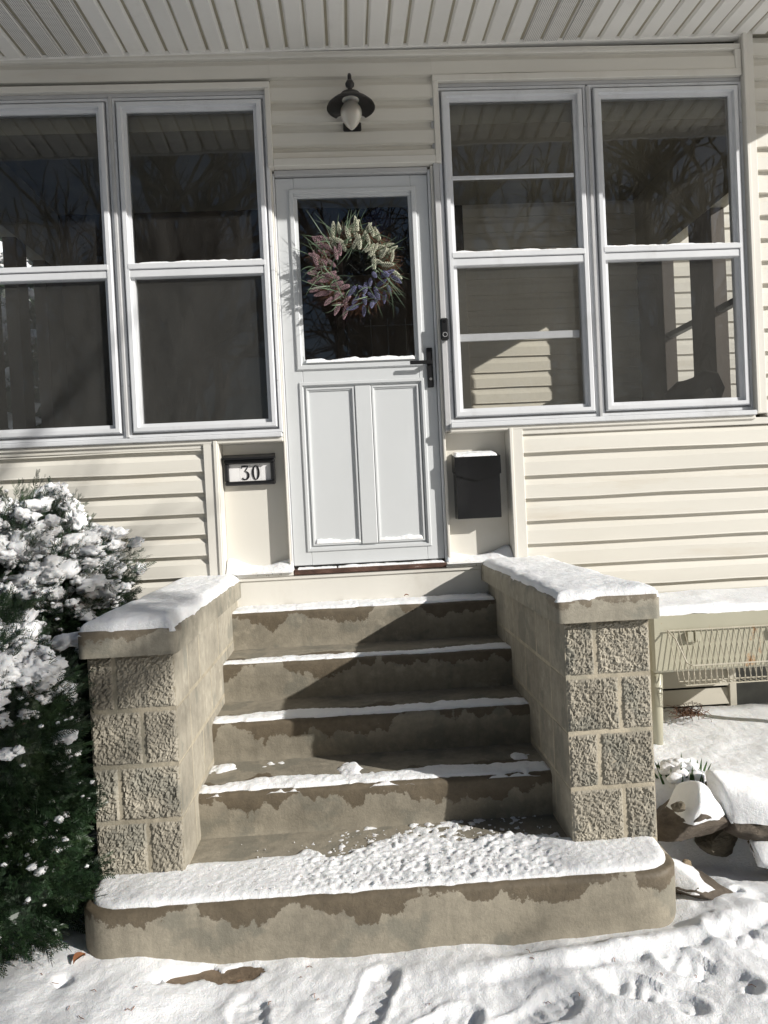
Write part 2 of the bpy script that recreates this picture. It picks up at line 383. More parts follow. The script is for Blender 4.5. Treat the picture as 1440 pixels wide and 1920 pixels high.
# little holes poked in the clean snow
for hx, hy, hr in ((-.335, -1.705, .012), (-.62, -1.70, .02), (1.60, -1.50, .012)):
    GZ -= .05 * np.exp(-(((GX - hx) ** 2 + (GY - hy) ** 2) / hr ** 2))
# keep the snow out of the steps and the house
inside = (GX > -.55) & (GX < 1.30) & (GY > -1.55) & (GY < 3); GZ = np.where(inside, np.minimum(GZ, -1.16), GZ)
GZ = np.where((GX > -2.2) & (GX < 2.9) & (GY > .02) & (GY < 8), -1.2, GZ)
ny, nx = GX.shape; idx = np.arange(ny * nx).reshape(ny, nx)
Q = np.stack([idx[:-1, :-1], idx[:-1, 1:], idx[1:, 1:], idx[1:, :-1]], -1).reshape(-1, 4)
g = npmesh('ground', np.stack([GX, GY, GZ], -1).reshape(-1, 3), Q, M['groundsnow'], None, True)
tag(g, 'snow covered ground, smooth by the shrub and trodden on the path', None, None, 'structure')
def gz(x, y): return float(ground_h(np.array([x]), np.array([y]))[0])
px = boxo('path', -.50, .14, -1.76, -1.55, -1.30, -1.118, M['gravel'], None, .004)
tag(px, 'pebbled concrete path showing through the snow at the step', None, None, 'structure')

# ================================================================== HOUSE
house = thing('house', (0.4, 0.3, -1.1), 'cream vinyl sided house with enclosed front porch and white storm door', 'house')
YS = -.012      # siding reference plane
def board(name, x0, x1, z0, h, y, mat, parent, zmax=1e9, d=.030, s=0.0):
    prof = [(.004, z0), (-d, z0), (-d + .002, z0 + .007), (-d * .84, z0 + h * .58), (-d * .26, z0 + h * .80), (-.001, z0 + h + .004)]
    P = []
    for (yy, zz) in prof: P.append((yy, min(zz, zmax)))
    V = []
    k = 4
    for i in range(k + 1):
        xx = x0 + (x1 - x0) * i / k; wob = .0028 * math.sin(i * 2.1 + z0 * 31) if 0 < i < k else 0
        for (yy, zz) in P: V.append((xx, y + yy, zz + wob + s * xx))
    n = len(P); Fc = []
    for i in range(k):
        for j in range(n - 1): Fc.append((i * n + j, (i + 1) * n + j, (i + 1) * n + j + 1, i * n + j + 1))
    Fc.append(tuple(range(n))); Fc.append(tuple(reversed(range(k * n, k * n + n))))
    return pyd(name, V, Fc, mat, parent)
def section(label, x0, x1, z0, z1, first, pitch, y=YS, mat=None):
    """backing sheet with its courses of siding"""
    bk = boxo('wall_sheathing', x0, x1, y + .002, y + .05, z0, z1, M['dark'], house, 0)
    z = first
    while z < z1 - .006:
        if z + pitch > z0: board('siding_board', x0, x1, max(z, z0), pitch if z >= z0 else z + pitch - z0, y, mat or M['siding'], bk, z1)
        z += pitch
    return bk
P_ = .1247
section('', 1.277, 2.86, -.44, .66, .561 - 8 * P_, P_)
section('', -2.05, -.443, -.44, .66, .541 - 8 * .1125, .1125)
# above door and windows
section('', .0035, .874, 2.175, 2.755, 2.251 - .119, .1215, YS)
section('', -2.05, .003, 2.60, 2.755, 2.251 - .119 + 4 * .1215, .1215)
section('', .8745, 2.585, 2.60, 2.755, 2.251 - .119 + 4 * .1215, .1215)
section('', 2.655, 2.86, .735, 2.80, .69, .1247)
# trims
def trim(name, x0, x1, z0, z1, y0=-.045, y1=.03, mat='trim', bev=.003): return boxo(name, x0, x1, y0, y1, z0, z1, M[mat], house, bev)
trim('vertical_trim', -.447, -.365, -.03, .70, -.05, .08); trim('trim_lip', -.393, -.372, -.03, .70, -.058, -.0505)
trim('vertical_trim', 1.203, 1.279, -.03, .70, -.05, .08); trim('trim_lip', 1.203, 1.222, -.03, .70, -.058, -.0505)
trim('sill_trim', -2.05, -.447, .662, .70, -.04); trim('sill_trim', 1.279, 2.86, .662, .70, -.04)
trim('corner_trim', 2.590, 2.652, .72, 2.83, -.052, .03); trim('trim_lip', 2.590, 2.610, .72, 2.83, -.062, -.0525)
trim('base_trim', 2.6525, 2.86, .70, .735, -.045)
trim('frieze_trim', -2.05, 2.587, 2.725, 2.757, -.040)
trim('head_trim', .8745, 2.587, 2.582, 2.617, -.046); trim('side_trim', .8745, .905, 2.148, 2.5815, -.046)
trim('head_trim', -2.05, .003, 2.566, 2.600, -.046); trim('side_trim', -.026, .003, 2.148, 2.5655, -.046)
trim('door_head_trim', .0035, .874, 2.150, 2.190, -.046)
trim('frieze_end', 2.552, 2.588, 2.6175, 2.7245, -.044)
# recessed cream panels either side of the door
trim('flat_panel', -.364, -.022, -.06, .72, .055, .075, 'panel', .001); trim('flat_panel', .862, 1.2025, -.06, .72, .055, .075, 'panel', .001)
# --- storm windows
def mitre_frame(x0, x1, z0, z1, wd, y0, y1, name, mat, parent, step=.35):
    """picture frame with a stepped profile and mitred corners"""
    V = []; Fc = []
    prof = [(0, y1), (0, y0 + .006), (wd * .12, y0), (wd * .55, y0), (wd * .60, y0 + (y1 - y0) * step), (wd, y0 + (y1 - y0) * step + .002), (wd, y1)]
    for (t, yy) in prof:
        V += [(x0 + t, yy, z0 + t), (x1 - t, yy, z0 + t), (x1 - t, yy, z1 - t), (x0 + t, yy, z1 - t)]
    for i in range(len(prof) - 1):
        for k in range(4):
            k2 = (k + 1) % 4; Fc.append((i * 4 + k, i * 4 + k2, (i + 1) * 4 + k2, (i + 1) * 4 + k))
    return pyd(name, V, Fc, mat, parent)
def window(x0, x1, z0, z1, zm, bars=()):
    wdw = mitre_frame(x0 - .028, x1 + .028, z0 - .03, z1 + .03, .032, -.022, .05, 'storm_window', M['white'], house)
    mitre_frame(x0, x1, z0, z1, .046, -.040, .02, 'sash_frame', M['white'], wdw)
    a = .045
    bm = bmesh.new(); box(bm, x0 + .018, x1 - .018, -.042, .012, zm - .004, zm + .026, .003); bmo('upper_sash_rail', bm, M['white'], wdw)
    bm = bmesh.new(); box(bm, x0 + .018, x1 - .018, -.036, .012, zm - .046, zm - .008, .003); bmo('lower_sash_rail', bm, M['white'], wdw)
    pyd('glass_pane', [(x0 + a, -.004, zm + .02), (x1 - a, -.004, zm + .02), (x1 - a, -.004, z1 - a + .004), (x0 + a, -.004, z1 - a + .004)], [(0, 1, 2, 3)], M['glass'], wdw)
    pyd('insect_screen', [(x0 + a, -.006, z0 + a - .004), (x1 - a, -.006, z0 + a - .004), (x1 - a, -.006, zm - .03), (x0 + a, -.006, zm - .03)], [(0, 1, 2, 3)], M['screen'], wdw)
    pyd('glass_pane', [(x0 + a, .014, z0 + a), (x1 - a, .014, z0 + a), (x1 - a, .014, zm - .03), (x0 + a, .014, zm - .03)], [(0, 1, 2, 3)], M['glass'], wdw)
    for (zb, hb, yb) in bars: boxo('cross_rail', x0 + a - .004, x1 - a - .012, yb, yb + .012, zb - hb / 2, zb + hb / 2, M['white'], wdw, .002)
    # corner screw heads on the frame
    for zz in (z0 + .25, zm + .1, z1 - .2):
        for xx in (x0 - .014, x1 + .014): 
            V = []; Fc = []; tube(V, Fc, [(xx, -.0225, zz), (xx, -.026, zz)], .0035, 6); pyd('screw', V, Fc, M['greytrim'], wdw)
    return wdw
LZ = (.764, 2.513); RZ = (.772, 2.531)
window(-1.640, -.876, *LZ, 1.632); window(-.812, -.0485, *LZ, 1.632)
window(.920, 1.692, *RZ, 1.636, ((2.072, .020, -.020), (1.209, .040, .002))); window(1.757, 2.566, *RZ, 1.640)
# mullions, head boards, sills
for (x0, x1, z) in ((-.8525, -.8355, 1.632), (1.7165, 1.7325, 1.636)): boxo('mullion', x0, x1, -.034, .05, .74, 2.545, M['greytrim'], house, .002)
boxo('head_board', -2.05, -.022, -.020, .04, 2.5445, 2.5655, M['greytrim'], house, .002); boxo('head_board', .893, 2.589, -.020, .04, 2.5625, 2.5815, M['greytrim'], house, .002)
boxo('window_sill', -1.68, -.022, -.068, .05, .706, .731, M['white'], house, .004); boxo('sill_lip', -1.68, -.022, -.052, .05, .684, .7055, M['trim'], house, .003)
boxo('window_sill', .886, 2.585, -.068, .05, .712, .739, M['white'], house, .004); boxo('sill_lip', .886, 2.585, -.052, .05, .690, .7115, M['trim'], house, .003)
boxo('side_jamb', 2.5945, 2.62, -.015, .05, .74, 2.58, M['greytrim'], house, .002)
boxo('side_jamb', -1.86, -1.668, -.02, .05, .70, 2.56, M['trim'], house, .003)
# --- storm door and its frame
YD = .022
boxo('door_jamb', -.0215, -.012, -.012, .09, -.03, 2.148, M['trim'], house, .002); boxo('door_jamb', -.0115, -.002, .008, .09, -.03, 2.135, M['white'], house, .002)
boxo('door_jamb', .832, .846, .004, .09, -.03, 2.135, M['white'], house, .003); boxo('door_jamb', .8465, .861, -.012, .09, -.03, 2.148, M['trim'], house, .003)
boxo('door_jamb', .8615, .8915, -.030, .05, .70, 2.56, M['greytrim'], house, .003)
boxo('door_header', -.0015, .8315, .0, .09, 2.118, 2.147, M['greytrim'], house, .003)
GX0, GX1, GZ0, GZ1 = .112, .722, 1.112, 1.995
bm = bmesh.new()
y0, y1 = YD, YD + .038
box(bm, 0, .098, y0, y1, 0.003, 2.113, .003); box(bm, .736, .830, y0, y1, .003, 2.113, .003)
box(bm, .0985, .7355, y0, y1, 2.008, 2.113, .002); box(bm, .0985, .7355, y0, y1, .985, 1.098, .002); box(bm, .0985, .7355, y0, y1, .003, .098, .002)
door = bmo('storm_door', bm, M['door'], house)
mitre_frame(.070, .764, 1.068, 2.050, .044, YD - .012, YD + .03, 'glass_moulding', M['door'], door, .5)
mitre_frame(.076, .762, .076, 1.003, .030, YD - .008, YD + .03, 'panel_moulding', M['door'], door, .5)
boxo('panel_stile', .377, .466, YD - .002, YD + .03, .106, .974, M['door'], door, .004)
for (a, b) in ((.1065, .3765), (.4665, .7315)):
    pn = boxo('door_panel', a, b, YD + .016, YD + .030, .106, .974, M['door'], door, 0)
    mitre_frame(a + .002, b - .002, .107, .973, .018, YD + .003, YD + .0155, 'panel_bead', M['door'], door, .4)
pyd('glass_pane', [(GX0 - .004, YD + .016, GZ0 - .012), (GX1 + .004, YD + .016, GZ0 - .012), (GX1 + .004, YD + .016, GZ1 + .012), (GX0 - .004, YD + .016, GZ1 + .012)], [(0, 1, 2, 3)], M['doorglass'], door)
# rounded lower corners of the glazing
for sx, cx in ((1, GX0), (-1, GX1)):
    V = []; rr = .035
    arc = [(cx + sx * (rr - rr * math.cos(t)), GZ0 + rr - rr * math.sin(t)) for t in np.linspace(0, math.pi / 2, 7)]
    pts = [(cx - sx * .004, GZ0 - .004)] + [(cx - sx * .004, GZ0 + rr)] + arc + [(cx + sx * rr, GZ0 - .004)]
    for yy in (YD + .008, YD + .0155): V += [(x, yy, z) for x, z in pts]
    n = len(pts); Fc = [tuple(range(n)), tuple(reversed(range(n, 2 * n)))] + [(i, (i + 1) % n, n + (i + 1) % n, n + i) for i in range(n)]
    pyd('glazing_corner', V, Fc, M['door'], door)
bm = bmesh.new(); box(bm, .780, .813, YD - .016, YD - .0005, .947, 1.164, .003)
bmesh.ops.create_cone(bm, cap_ends=True, segments=14, radius1=.013, radius2=.013, depth=.03, matrix=Matrix.Translation((.796, YD - .030, 1.080)) @ Matrix.Rotation(R(90), 4, 'X'))
box(bm, .684, .806, YD - .056, YD - .044, 1.069, 1.089, .003)
hd = bmo('door_handle', bm, M['black'], door); tag(hd, 'black lever handle on a long plate')
V = []; Fc = []; tube(V, Fc, [(.797, YD - .0165, .992), (.797, YD - .020, .992)], .008, 12); pyd('keyhole', V, Fc, M['lead'], door)
boxo('door_sweep', .004, .826, YD + .004, YD + .036, -.012, .0025, M['dark'], door, 0)
# threshold and the board under it
boxo('threshold', .002, .828, -.052, .09, -.040, -.013, M['sillwood'], house, .004)
boxo('threshold_end', -.372, .0015, -.050, .09, -.042, -.014, M['peel'], house, .004); boxo('threshold_end', .8285, 1.205, -.050, .09, -.042, -.014, M['peel'], house, .004)
boxo('apron_flashing', -.30, 1.05, -.040, .0, -.062, -.0425, M['trim'], house, .002); boxo('apron_board', -.325, 1.065, -.030, .02, -.26, -.0625, M['trim'], house, .002)
# foundation and louvre
boxo('foundation', -2.05, 2.86, .04, .3, -1.3, -.45, M['darkstone'], house, 0); boxo('foundation', 1.38, 2.02, .012, .039, -1.2, -.45, M['mortar'], house, 0)
boxo('base_flashing', 1.277, 2.86, -.025, .03, -.475, -.441, M['trim'], house, .002)
lv = boxo('louver_frame', 2.385, 2.425, -.03, .012, -1.0, -.48, M['louver'], house, .003)
for i in range(5):
    z1 = -.492 - i * .103
    pyd('slat', [(1.98, -.026, z1 - .086), (2.384, -.026, z1 - .086), (2.384, -.006, z1), (1.98, -.006, z1), (1.98, -.014, z1 - .088), (2.384, -.014, z1 - .088), (2.384, .006, z1), (1.98, .006, z1)],
        [(0, 1, 2, 3), (7, 6, 5, 4), (0, 4, 5, 1), (3, 2, 6, 7), (1, 5, 6, 2), (0, 3, 7, 4)], M['louver'], lv)
# --- soffit: strips of vinyl running out from the wall
OV = .885; XE = 3.62; SL = .072; TL = .014
def zs(x, y): return 2.768 + TL * x + SL * min(y, 0)
sf = pyd('soffit', [(-3.2, .05, zs(-3.2, 0) + .016), (XE, .05, zs(XE, 0) + .016), (XE, -OV, zs(XE, -OV) + .016), (-3.2, -OV, zs(-3.2, -OV) + .016)], [(0, 1, 2, 3)], M['intcream'], house)
PW = .1055; x = -3.165; i = 0
while x < XE - .05:
    vent = (-1.255 - .06 < x + PW / 2 < -.837 - .02) or (1.42 < x + PW / 2 < 1.74)
    gap = .0045 if (i % 3) else .0085; e = .011
    V = []
    for yy in (-.042, -OV * .5, -OV):
        z = zs(x, yy); V += [(x + gap, yy, z + .015), (x + gap + e, yy, z), (x + PW - gap - e, yy, z), (x + PW - gap, yy, z + .015)]
    Fc = [(r * 4 + c, r * 4 + c + 1, r * 4 + 4 + c + 1, r * 4 + 4 + c) for r in range(2) for c in range(3)] + [(3, 2, 1, 0), (8, 9, 10, 11)]
    pyd('soffit_panel', V, Fc, M['perf'] if vent else M['soffit'], sf)
    x += PW; i += 1
V = [(-3.2, -.042, zs(-3.2, 0) - .012), (2.59, -.042, zs(2.59, 0) - .012), (2.59, -.042, zs(2.59, 0) + .012), (-3.2, -.042, zs(-3.2, 0) + .012), (-3.2, .0, zs(-3.2, 0) - .012), (2.59, .0, zs(2.59, 0) - .012), (2.59, .0, zs(2.59, 0) + .012), (-3.2, .0, zs(-3.2, 0) + .012)]
pyd('soffit_channel', V, [(0, 1, 2, 3), (7, 6, 5, 4), (0, 4, 5, 1), (1, 5, 6, 2), (2, 6, 7, 3), (3, 7, 4, 0)], M['soffit'], house)
pyd('fascia', [(-3.2, -OV - .02, 2.66), (XE + .02, -OV - .02, 2.72), (XE + .02, -OV - .02, 2.92), (-3.2, -OV - .02, 2.90), (-3.2, -OV, 2.66), (XE + .02, -OV, 2.72), (XE + .02, -OV, 2.92), (-3.2, -OV, 2.90)], [(0, 1, 2, 3), (7, 6, 5, 4), (0, 4, 5, 1), (1, 5, 6, 2), (2, 6, 7, 3), (3, 7, 4, 0)], M['white'], house)
bm = bmesh.new(); box(bm, -3.2, XE, -OV, 1.36, 2.905, 2.96); unseen_roof = bmo('unseen_roof', bm, M['darkstone'], house)  # unseen slab over the soffit, put in to block sun from above
boxo('rake_board', XE, XE + .02, -OV, 1.36, 2.74, 2.96, M['white'], house, 0)
# --- porch interior seen through the glass
YB = 1.73
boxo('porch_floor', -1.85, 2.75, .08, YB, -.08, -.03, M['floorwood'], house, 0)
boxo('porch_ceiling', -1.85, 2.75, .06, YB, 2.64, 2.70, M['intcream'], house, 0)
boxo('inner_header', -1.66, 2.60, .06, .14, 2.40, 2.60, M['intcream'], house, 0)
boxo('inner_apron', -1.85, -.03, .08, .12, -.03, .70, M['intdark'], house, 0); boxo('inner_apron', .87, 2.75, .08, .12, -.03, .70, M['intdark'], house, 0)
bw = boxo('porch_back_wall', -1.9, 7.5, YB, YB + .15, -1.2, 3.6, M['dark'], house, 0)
z = -.03
while z < 2.6:
    board('siding_board', 1.32, 2.70, z, .122, YB - .002, M['intwall'], bw, 9, .016); z += .122
z = -.6
while z < 3.4:
    board('siding_board', 2.80, 7.4, z, .1247, YB - .002, M['siding'], bw, 9, .019); z += .1247
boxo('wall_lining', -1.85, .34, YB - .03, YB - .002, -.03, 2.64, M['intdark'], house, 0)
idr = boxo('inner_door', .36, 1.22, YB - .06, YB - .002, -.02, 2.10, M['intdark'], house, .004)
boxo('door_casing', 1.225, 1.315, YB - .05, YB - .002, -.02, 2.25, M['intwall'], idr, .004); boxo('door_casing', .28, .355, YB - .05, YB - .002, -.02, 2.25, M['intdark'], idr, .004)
V = []; Fc = []
for xx in (.55, .68, .82, .95, 1.04): tube(V, Fc, [(xx, YB - .066, .75), (xx, YB - .066, 1.75)], .004, 4)
for zz in (.8, 1.0, 1.1, 1.45, 1.7): tube(V, Fc, [(.5, YB - .066, zz), (1.08, YB - .066, zz)], .004, 4)
pyd('leaded_bars', V, Fc, M['lead'], idr)
# right end wall of the porch: posts, header, sloping-in-view rails
XW = 2.70
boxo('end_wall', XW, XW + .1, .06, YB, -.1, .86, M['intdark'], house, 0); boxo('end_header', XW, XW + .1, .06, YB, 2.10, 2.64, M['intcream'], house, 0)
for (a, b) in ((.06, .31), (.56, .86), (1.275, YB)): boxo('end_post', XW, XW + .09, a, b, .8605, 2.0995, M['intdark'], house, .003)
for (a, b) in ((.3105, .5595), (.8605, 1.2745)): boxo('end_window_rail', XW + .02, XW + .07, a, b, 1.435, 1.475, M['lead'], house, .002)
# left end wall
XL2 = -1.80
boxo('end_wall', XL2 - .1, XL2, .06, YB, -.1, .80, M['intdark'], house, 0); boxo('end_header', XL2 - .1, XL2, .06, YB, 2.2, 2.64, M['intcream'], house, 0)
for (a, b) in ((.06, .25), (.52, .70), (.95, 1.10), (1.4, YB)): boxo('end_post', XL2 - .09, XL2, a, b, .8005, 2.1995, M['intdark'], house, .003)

boxo('inner_sill', 1.70, 2.66, .056, .26, .770, .792, M['intcream'], house, .003)
V = []; Fc = []; tube(V, Fc, [(2.13, .16, .802), (2.19, .16, .822), (2.26, .165, .842), (2.32, .17, .85), (2.37, .17, .868), (2.42, .165, .895), (2.465, .16, .89), (2.49, .155, .845), (2.485, .15, .80)], [.012, .030, .046, .050, .048, .045, .042, .036, .012], 14)
V = [Vector(v) + Vector((0, 0, .022 + .35 * (v[2] - .80))) + Vector((0, 0, 1)) * .012 * mnoise.noise(Vector(v) * 16) + Vector((0, 1, 0)) * .008 * mnoise.noise(Vector(v) * 23) for v in V]
tag(pyd('driftwood', V, Fc, M['intdark'], None, True), 'dark gnarled driftwood lying on the sill inside the corner window', 'driftwood')
# ================================================================== STEPS
steps = thing('front_steps', (.37, -.8, -1.12), 'five concrete steps between two low block walls with concrete caps', 'steps')
XLs, XRs = -.33, 1.07
ST = [(-.2296, -.2045, -.03), (-.546, -.3959, -.21), (-.8548, -.577, -.53), (-1.1665, -.7495, -.84)]
def step_mesh(x0, x1, yf, zt, yb, zb, seed):
    """tread + rounded nosing + slightly worn riser; origin on the nosing line"""
    n = 90; V = []; Fc = []
    for i in range(n + 1):
        x = x0 + (x1 - x0) * i / n
        w = .0025 * (mnoise.noise(Vector((x * 2.2, seed * 3.7, 0)))) ; w2 = .0018 * mnoise.noise(Vector((x * 9, seed, 4)))
        r = .018 + .006 * mnoise.noise(Vector((x * 5, seed, 9)))
        yy = w + w2; pr = [(yb - yf, .006)]
        pr += [(.16, .002), (.06 + yy, 0), (r + yy, 0)]
        pr += [(r + yy - r * math.sin(t), -r + r * math.cos(t)) for t in (.5, 1.05, math.pi / 2)]
        h = zt - zb
        pr += [(yy + .003, -h * .35), (yy * .5 + .008, -h * .7), (.012, -h * .93), (.006, -h - .004)]
        for (a, b) in pr: V.append((x, a, b))
    k = len(pr)
    for i in range(n):
        for j in range(k - 1): Fc.append((i * k + j, i * k + j + 1, (i + 1) * k + j + 1, (i + 1) * k + j))
    return V, Fc
zb_list = [ST[1][1], ST[2][1], ST[3][1], -.92]
for i, (yf, zt, yb) in enumerate(ST):
    V, Fc = step_mesh(XLs - .02, XRs + .02, yf, zt, yb + .02, zb_list[i], i + 1)
    me = bpy.data.meshes.new('step'); me.from_pydata(V, [], Fc); me.update()
    o = link('step', me, M['step'], steps, True); o.location = (0, yf, zt)
# bottom step: wide block with rounded corners
ZB1 = -.92; Y1 = -1.6214; X0, X1 = -.612, 1.364
def rounded_plan(x0, x1, yf, yb, r, n=8):
    pts = [(x0, yb)]
    pts += [(x0 + r - r * math.cos(t), yf + r - r * math.sin(t)) for t in np.linspace(0, math.pi / 2, n)]
    m_ = 50
    pts += [(x0 + r + (x1 - x0 - 2 * r) * k / m_, yf) for k in range(1, m_)]
    pts += [(x1 - r + r * math.sin(t), yf + r - r * math.cos(t)) for t in np.linspace(0, math.pi / 2, n)]
    pts += [(x1, yb)]
    return pts
def rounded_slab(name, plan, ztop, zbot, rtop, mat, parent, cx, wob=.004, smooth=True):
    """plan is open (back edge straight); rings from the top centre line outwards and down"""
    V = []; Fc = []; n = len(plan); xm = cx
    yb = plan[0][1]; yf = min(p[1] for p in plan)
    rings = []
    def inset(p, d):
        x, y = p; x0 = min(q[0] for q in plan); x1 = max(q[0] for q in plan)
        return (min(max(x, x0 + d), x1 - d), max(y, yf + d))
    prof = [(.10, 0), (.04, 0), (rtop, 0), (rtop * .3, -rtop * .28), (0, -rtop)] + [(-.001 * k, -rtop - (ztop - zbot - rtop) * k / 5) for k in range(1, 6)]
    for k, (d, dz) in enumerate(prof):
        for p in plan:
            q = inset(p, max(d, 0)) if d > 0 else p
            nz = mnoise.noise(Vector((q[0] * 6, q[1] * 6, dz * 9))) * wob
            V.append((q[0], q[1] + (nz if k > 1 else 0), ztop + dz + (nz * .4 if k < 3 else 0)))
        rings.append(k)
    for k in range(len(prof) - 1):
        for i in range(n - 1): Fc.append((k * n + i, (k + 1) * n + i, (k + 1) * n + i + 1, k * n + i + 1))
    Fc.append(tuple(range(n)))
    o = pyd(name, [(a, b - yf, c - ztop) for a, b, c in V], Fc, mat, parent, smooth); o.location = (0, yf, ztop)
    return o
b1 = rounded_slab('step', rounded_plan(X0, X1, Y1, -1.1, .11), ZB1, -1.2, .022, M['step'], steps, .37)
tag(b1, 'wide bottom step with rounded corners')
# block walls
def block(name, x0, x1, y0, y1, z0, z1, parent, rough, seed):
    """block with a split rock face towards -y when rough"""
    if not rough:
        return boxo(name, x0, x1, y0, y1, z0, z1, M['block'], parent, .004)
    nx_ = max(10, int((x1 - x0) / .0045)); nz_ = int((z1 - z0) / .0045)
    V = []; Fc = []
    for j in range(nz_ + 1):
        for i in range(nx_ + 1):
            u = i / nx_; v = j / nz_; x = x0 + (x1 - x0) * u; z = z0 + (z1 - z0) * v
            e = min(u * (x1 - x0), (1 - u) * (x1 - x0), v * (z1 - z0), (1 - v) * (z1 - z0))
            k = min(1, e / .010)
            p = Vector((x * 19 + seed * 5.1, z * 19, seed))
            c1 = mnoise.voronoi(p * 2.6)[0]; d = .25 * mnoise.noise(p) + .45 * (c1[1] - c1[0]) + .30 * mnoise.noise(p * 4.2) + .42 * mnoise.noise(p * 8.6) + .26 * mnoise.noise(p * 13)
            yy = y0 - k * (.006 + .014 * d) + .003
            V.append((x, yy, z))
    w_ = nx_ + 1
    for j in range(nz_):
        for i in range(nx_): Fc.append((j * w_ + i, j * w_ + i + 1, (j + 1) * w_ + i + 1, (j + 1) * w_ + i))
    b = len(V); V += [(x0, y1, z0), (x1, y1, z0), (x1, y1, z1), (x0, y1, z1)]
    bot = list(range(0, w_)); top = list(range(nz_ * w_, nz_ * w_ + w_)); lf = [j * w_ for j in range(nz_ + 1)]; rg = [j * w_ + nx_ for j in range(nz_ + 1)]
    Fc += [tuple(reversed(bot)) + (b, b + 1), tuple(top) + (b + 2, b + 3), tuple(lf) + (b + 3, b), tuple(reversed(rg)) + (b + 1, b + 2), (b + 1, b, b + 3, b + 2)]
    return pyd(name, V, Fc, M['block'], parent)
def cheek(x0, x1, yf, zt, zb, mirror):
    core = boxo('block_wall', x0 + .0012, x1 - .0012, yf + .001, -.03, zb - .25, zt, M['mortar'], steps, 0)
    ch = (zt - zb) / 4; jt = .0045
    for c in range(4):
        z0 = zb + c * ch + jt; z1 = zb + (c + 1) * ch - jt
        fr = (.36 if (c % 2) else .63)
        if mirror: fr = (.30 if (c % 2) else .60)
        xm = x0 + (x1 - x0) * fr
        block('block', x0, xm - jt, yf, yf + .19, z0, z1, core, True, c * 2 + (20 if mirror else 0))
        block('block', xm + jt, x1, yf, yf + .19, z0, z1, core, True, c * 2 + 1 + (20 if mirror else 0))
        y = yf + .19 + (.0 if c % 2 else 0); L = [.20, .40, .40, .40] if c % 2 else [.40, .40, .40]
        for l in L:
            ya = y + 2 * jt; yb = min(y + l, -.035)
            if yb - ya > .03: block('block', x0 + .0005, x1 - .0005, ya, yb, z0, z1, core, False, 0)
            y += l
    return core
cheek(1.0545, 1.362, -1.41, -.122, -.918, False)
cheek(-.602, -.308, -1.415, -.148, -.918, True)
for (x0, x1, zt, zb, yf) in ((1.018, 1.392, -.030, -.120, -1.452), (-.618, -.288, -.053, -.145, -1.462)):
    o = rounded_slab('coping', rounded_plan(x0, x1, yf, -.032, .022, 5), zt, zb, .014, M['cap'], steps, (x0 + x1) / 2, .003)
    # underside
    pyd('coping_underside', [(x0, yf + .022, zb), (x1, yf + .022, zb), (x1, -.032, zb), (x0, -.032, zb)], [(3, 2, 1, 0)], M['cap'], steps)

# ================================================================== SNOW LYING ON THINGS
def snow_sheet(name, x0, x1, y0, y1, hf, zf, label, mat='snow', res=.007):
    xs = np.arange(x0, x1 + res, res); ys = np.arange(y0, y1 + res, res); X, Y = np.meshgrid(xs, ys)
    H = hf(X, Y); Z0 = zf(X, Y) if callable(zf) else np.full_like(X, zf)
    Z = Z0 + np.maximum(H, -.014)
    ny, nx = X.shape; idx = np.arange(ny * nx).reshape(ny, nx)
    Qs = np.stack([idx[:-1, :-1], idx[:-1, 1:], idx[1:, 1:], idx[1:, :-1]], -1).reshape(-1, 4)
    keep = (H > -.013).reshape(-1)[Qs].any(1); Qs = Qs[keep]
    used = np.unique(Qs); remap = -np.ones(ny * nx, int); remap[used] = np.arange(len(used))
    V = np.stack([X, Y, Z], -1).reshape(-1, 3)[used]
    o = npmesh(name, V, remap[Qs], M[mat], None, True)
    return tag(o, label, 'snow', None, 'stuff')
def dome(d, r): 
    t = np.clip(d / r, 0, 1); return np.sqrt(np.clip(1 - (1 - t) ** 2, 0, 1))
def cap_snow(x0, x1, yf, z, th, label, seed):
    def hf(X, Y):
        n = .012 * fbm(X, Y, 9, 3, seed)
        d = np.minimum(np.minimum(X - x0, x1 - X), Y - yf) + n - .004
        d = np.minimum(d, (.005 - Y) * 3)
        h = dome(d, .05) * (th + .016 * fbm(X, Y, 5, 3, seed + 4) + .005 * fbm(X, Y, 40, 2, seed + 9))
        return np.where(d > 0, h + .0005, d * 4)
    return snow_sheet('snow', x0 - .003, x1 + .003, yf - .002, .0, hf, z, label)
cap_snow(1.022, 1.388, -1.449, -.031, .026, 'thick snow lying on the right block wall cap', 100)
cap_snow(-.615, -.292, -1.459, -.054, .034, 'thick snow lying on the left block wall cap', 120)
def strip(yf, zt, back, th, label, seed, rag=.5, x0=-.315, x1=1.055, patches=0.0, mat='snow'):
    def hf(X, Y):
        t = Y - yf
        edge = back * (1 + rag * 2.4 * fbm(X, Y * .3, 3.2, 3, seed) + .35 * fbm(X, Y, 22, 3, seed + 3))
        front = np.maximum(.015, .017 + .030 * fbm(X, Y * 0, 11, 4, seed + 7, .65))
        d = np.minimum(np.minimum(t - front, edge - t), np.minimum(X - x0, x1 - X) + .02 * fbm(X, Y, 12, 3, seed + 11))
        h = dome(d, .045) * (th * (1 + 1.3 * fbm(X, Y, 7, 4, seed + 13)) + .010 * np.abs(fbm(X, Y, 34, 3, seed + 15)) + .004 * fbm(X, Y, 90, 2, seed + 17))
        if patches:
            pm = fbm(X, Y, 7, 4, seed + 30) - patches; inside = np.minimum(np.minimum(X - x0, x1 - X), t - .01)
            h2 = np.minimum(np.minimum(pm * .12, .012), inside); return np.maximum(np.where(d > 0, h, d * 3), h2)
        return np.where(d > 0, h + .0005, d * 3)
    return snow_sheet('snow', x0, x1, yf + .0, yf + .34, hf, zt, label, mat, .006)
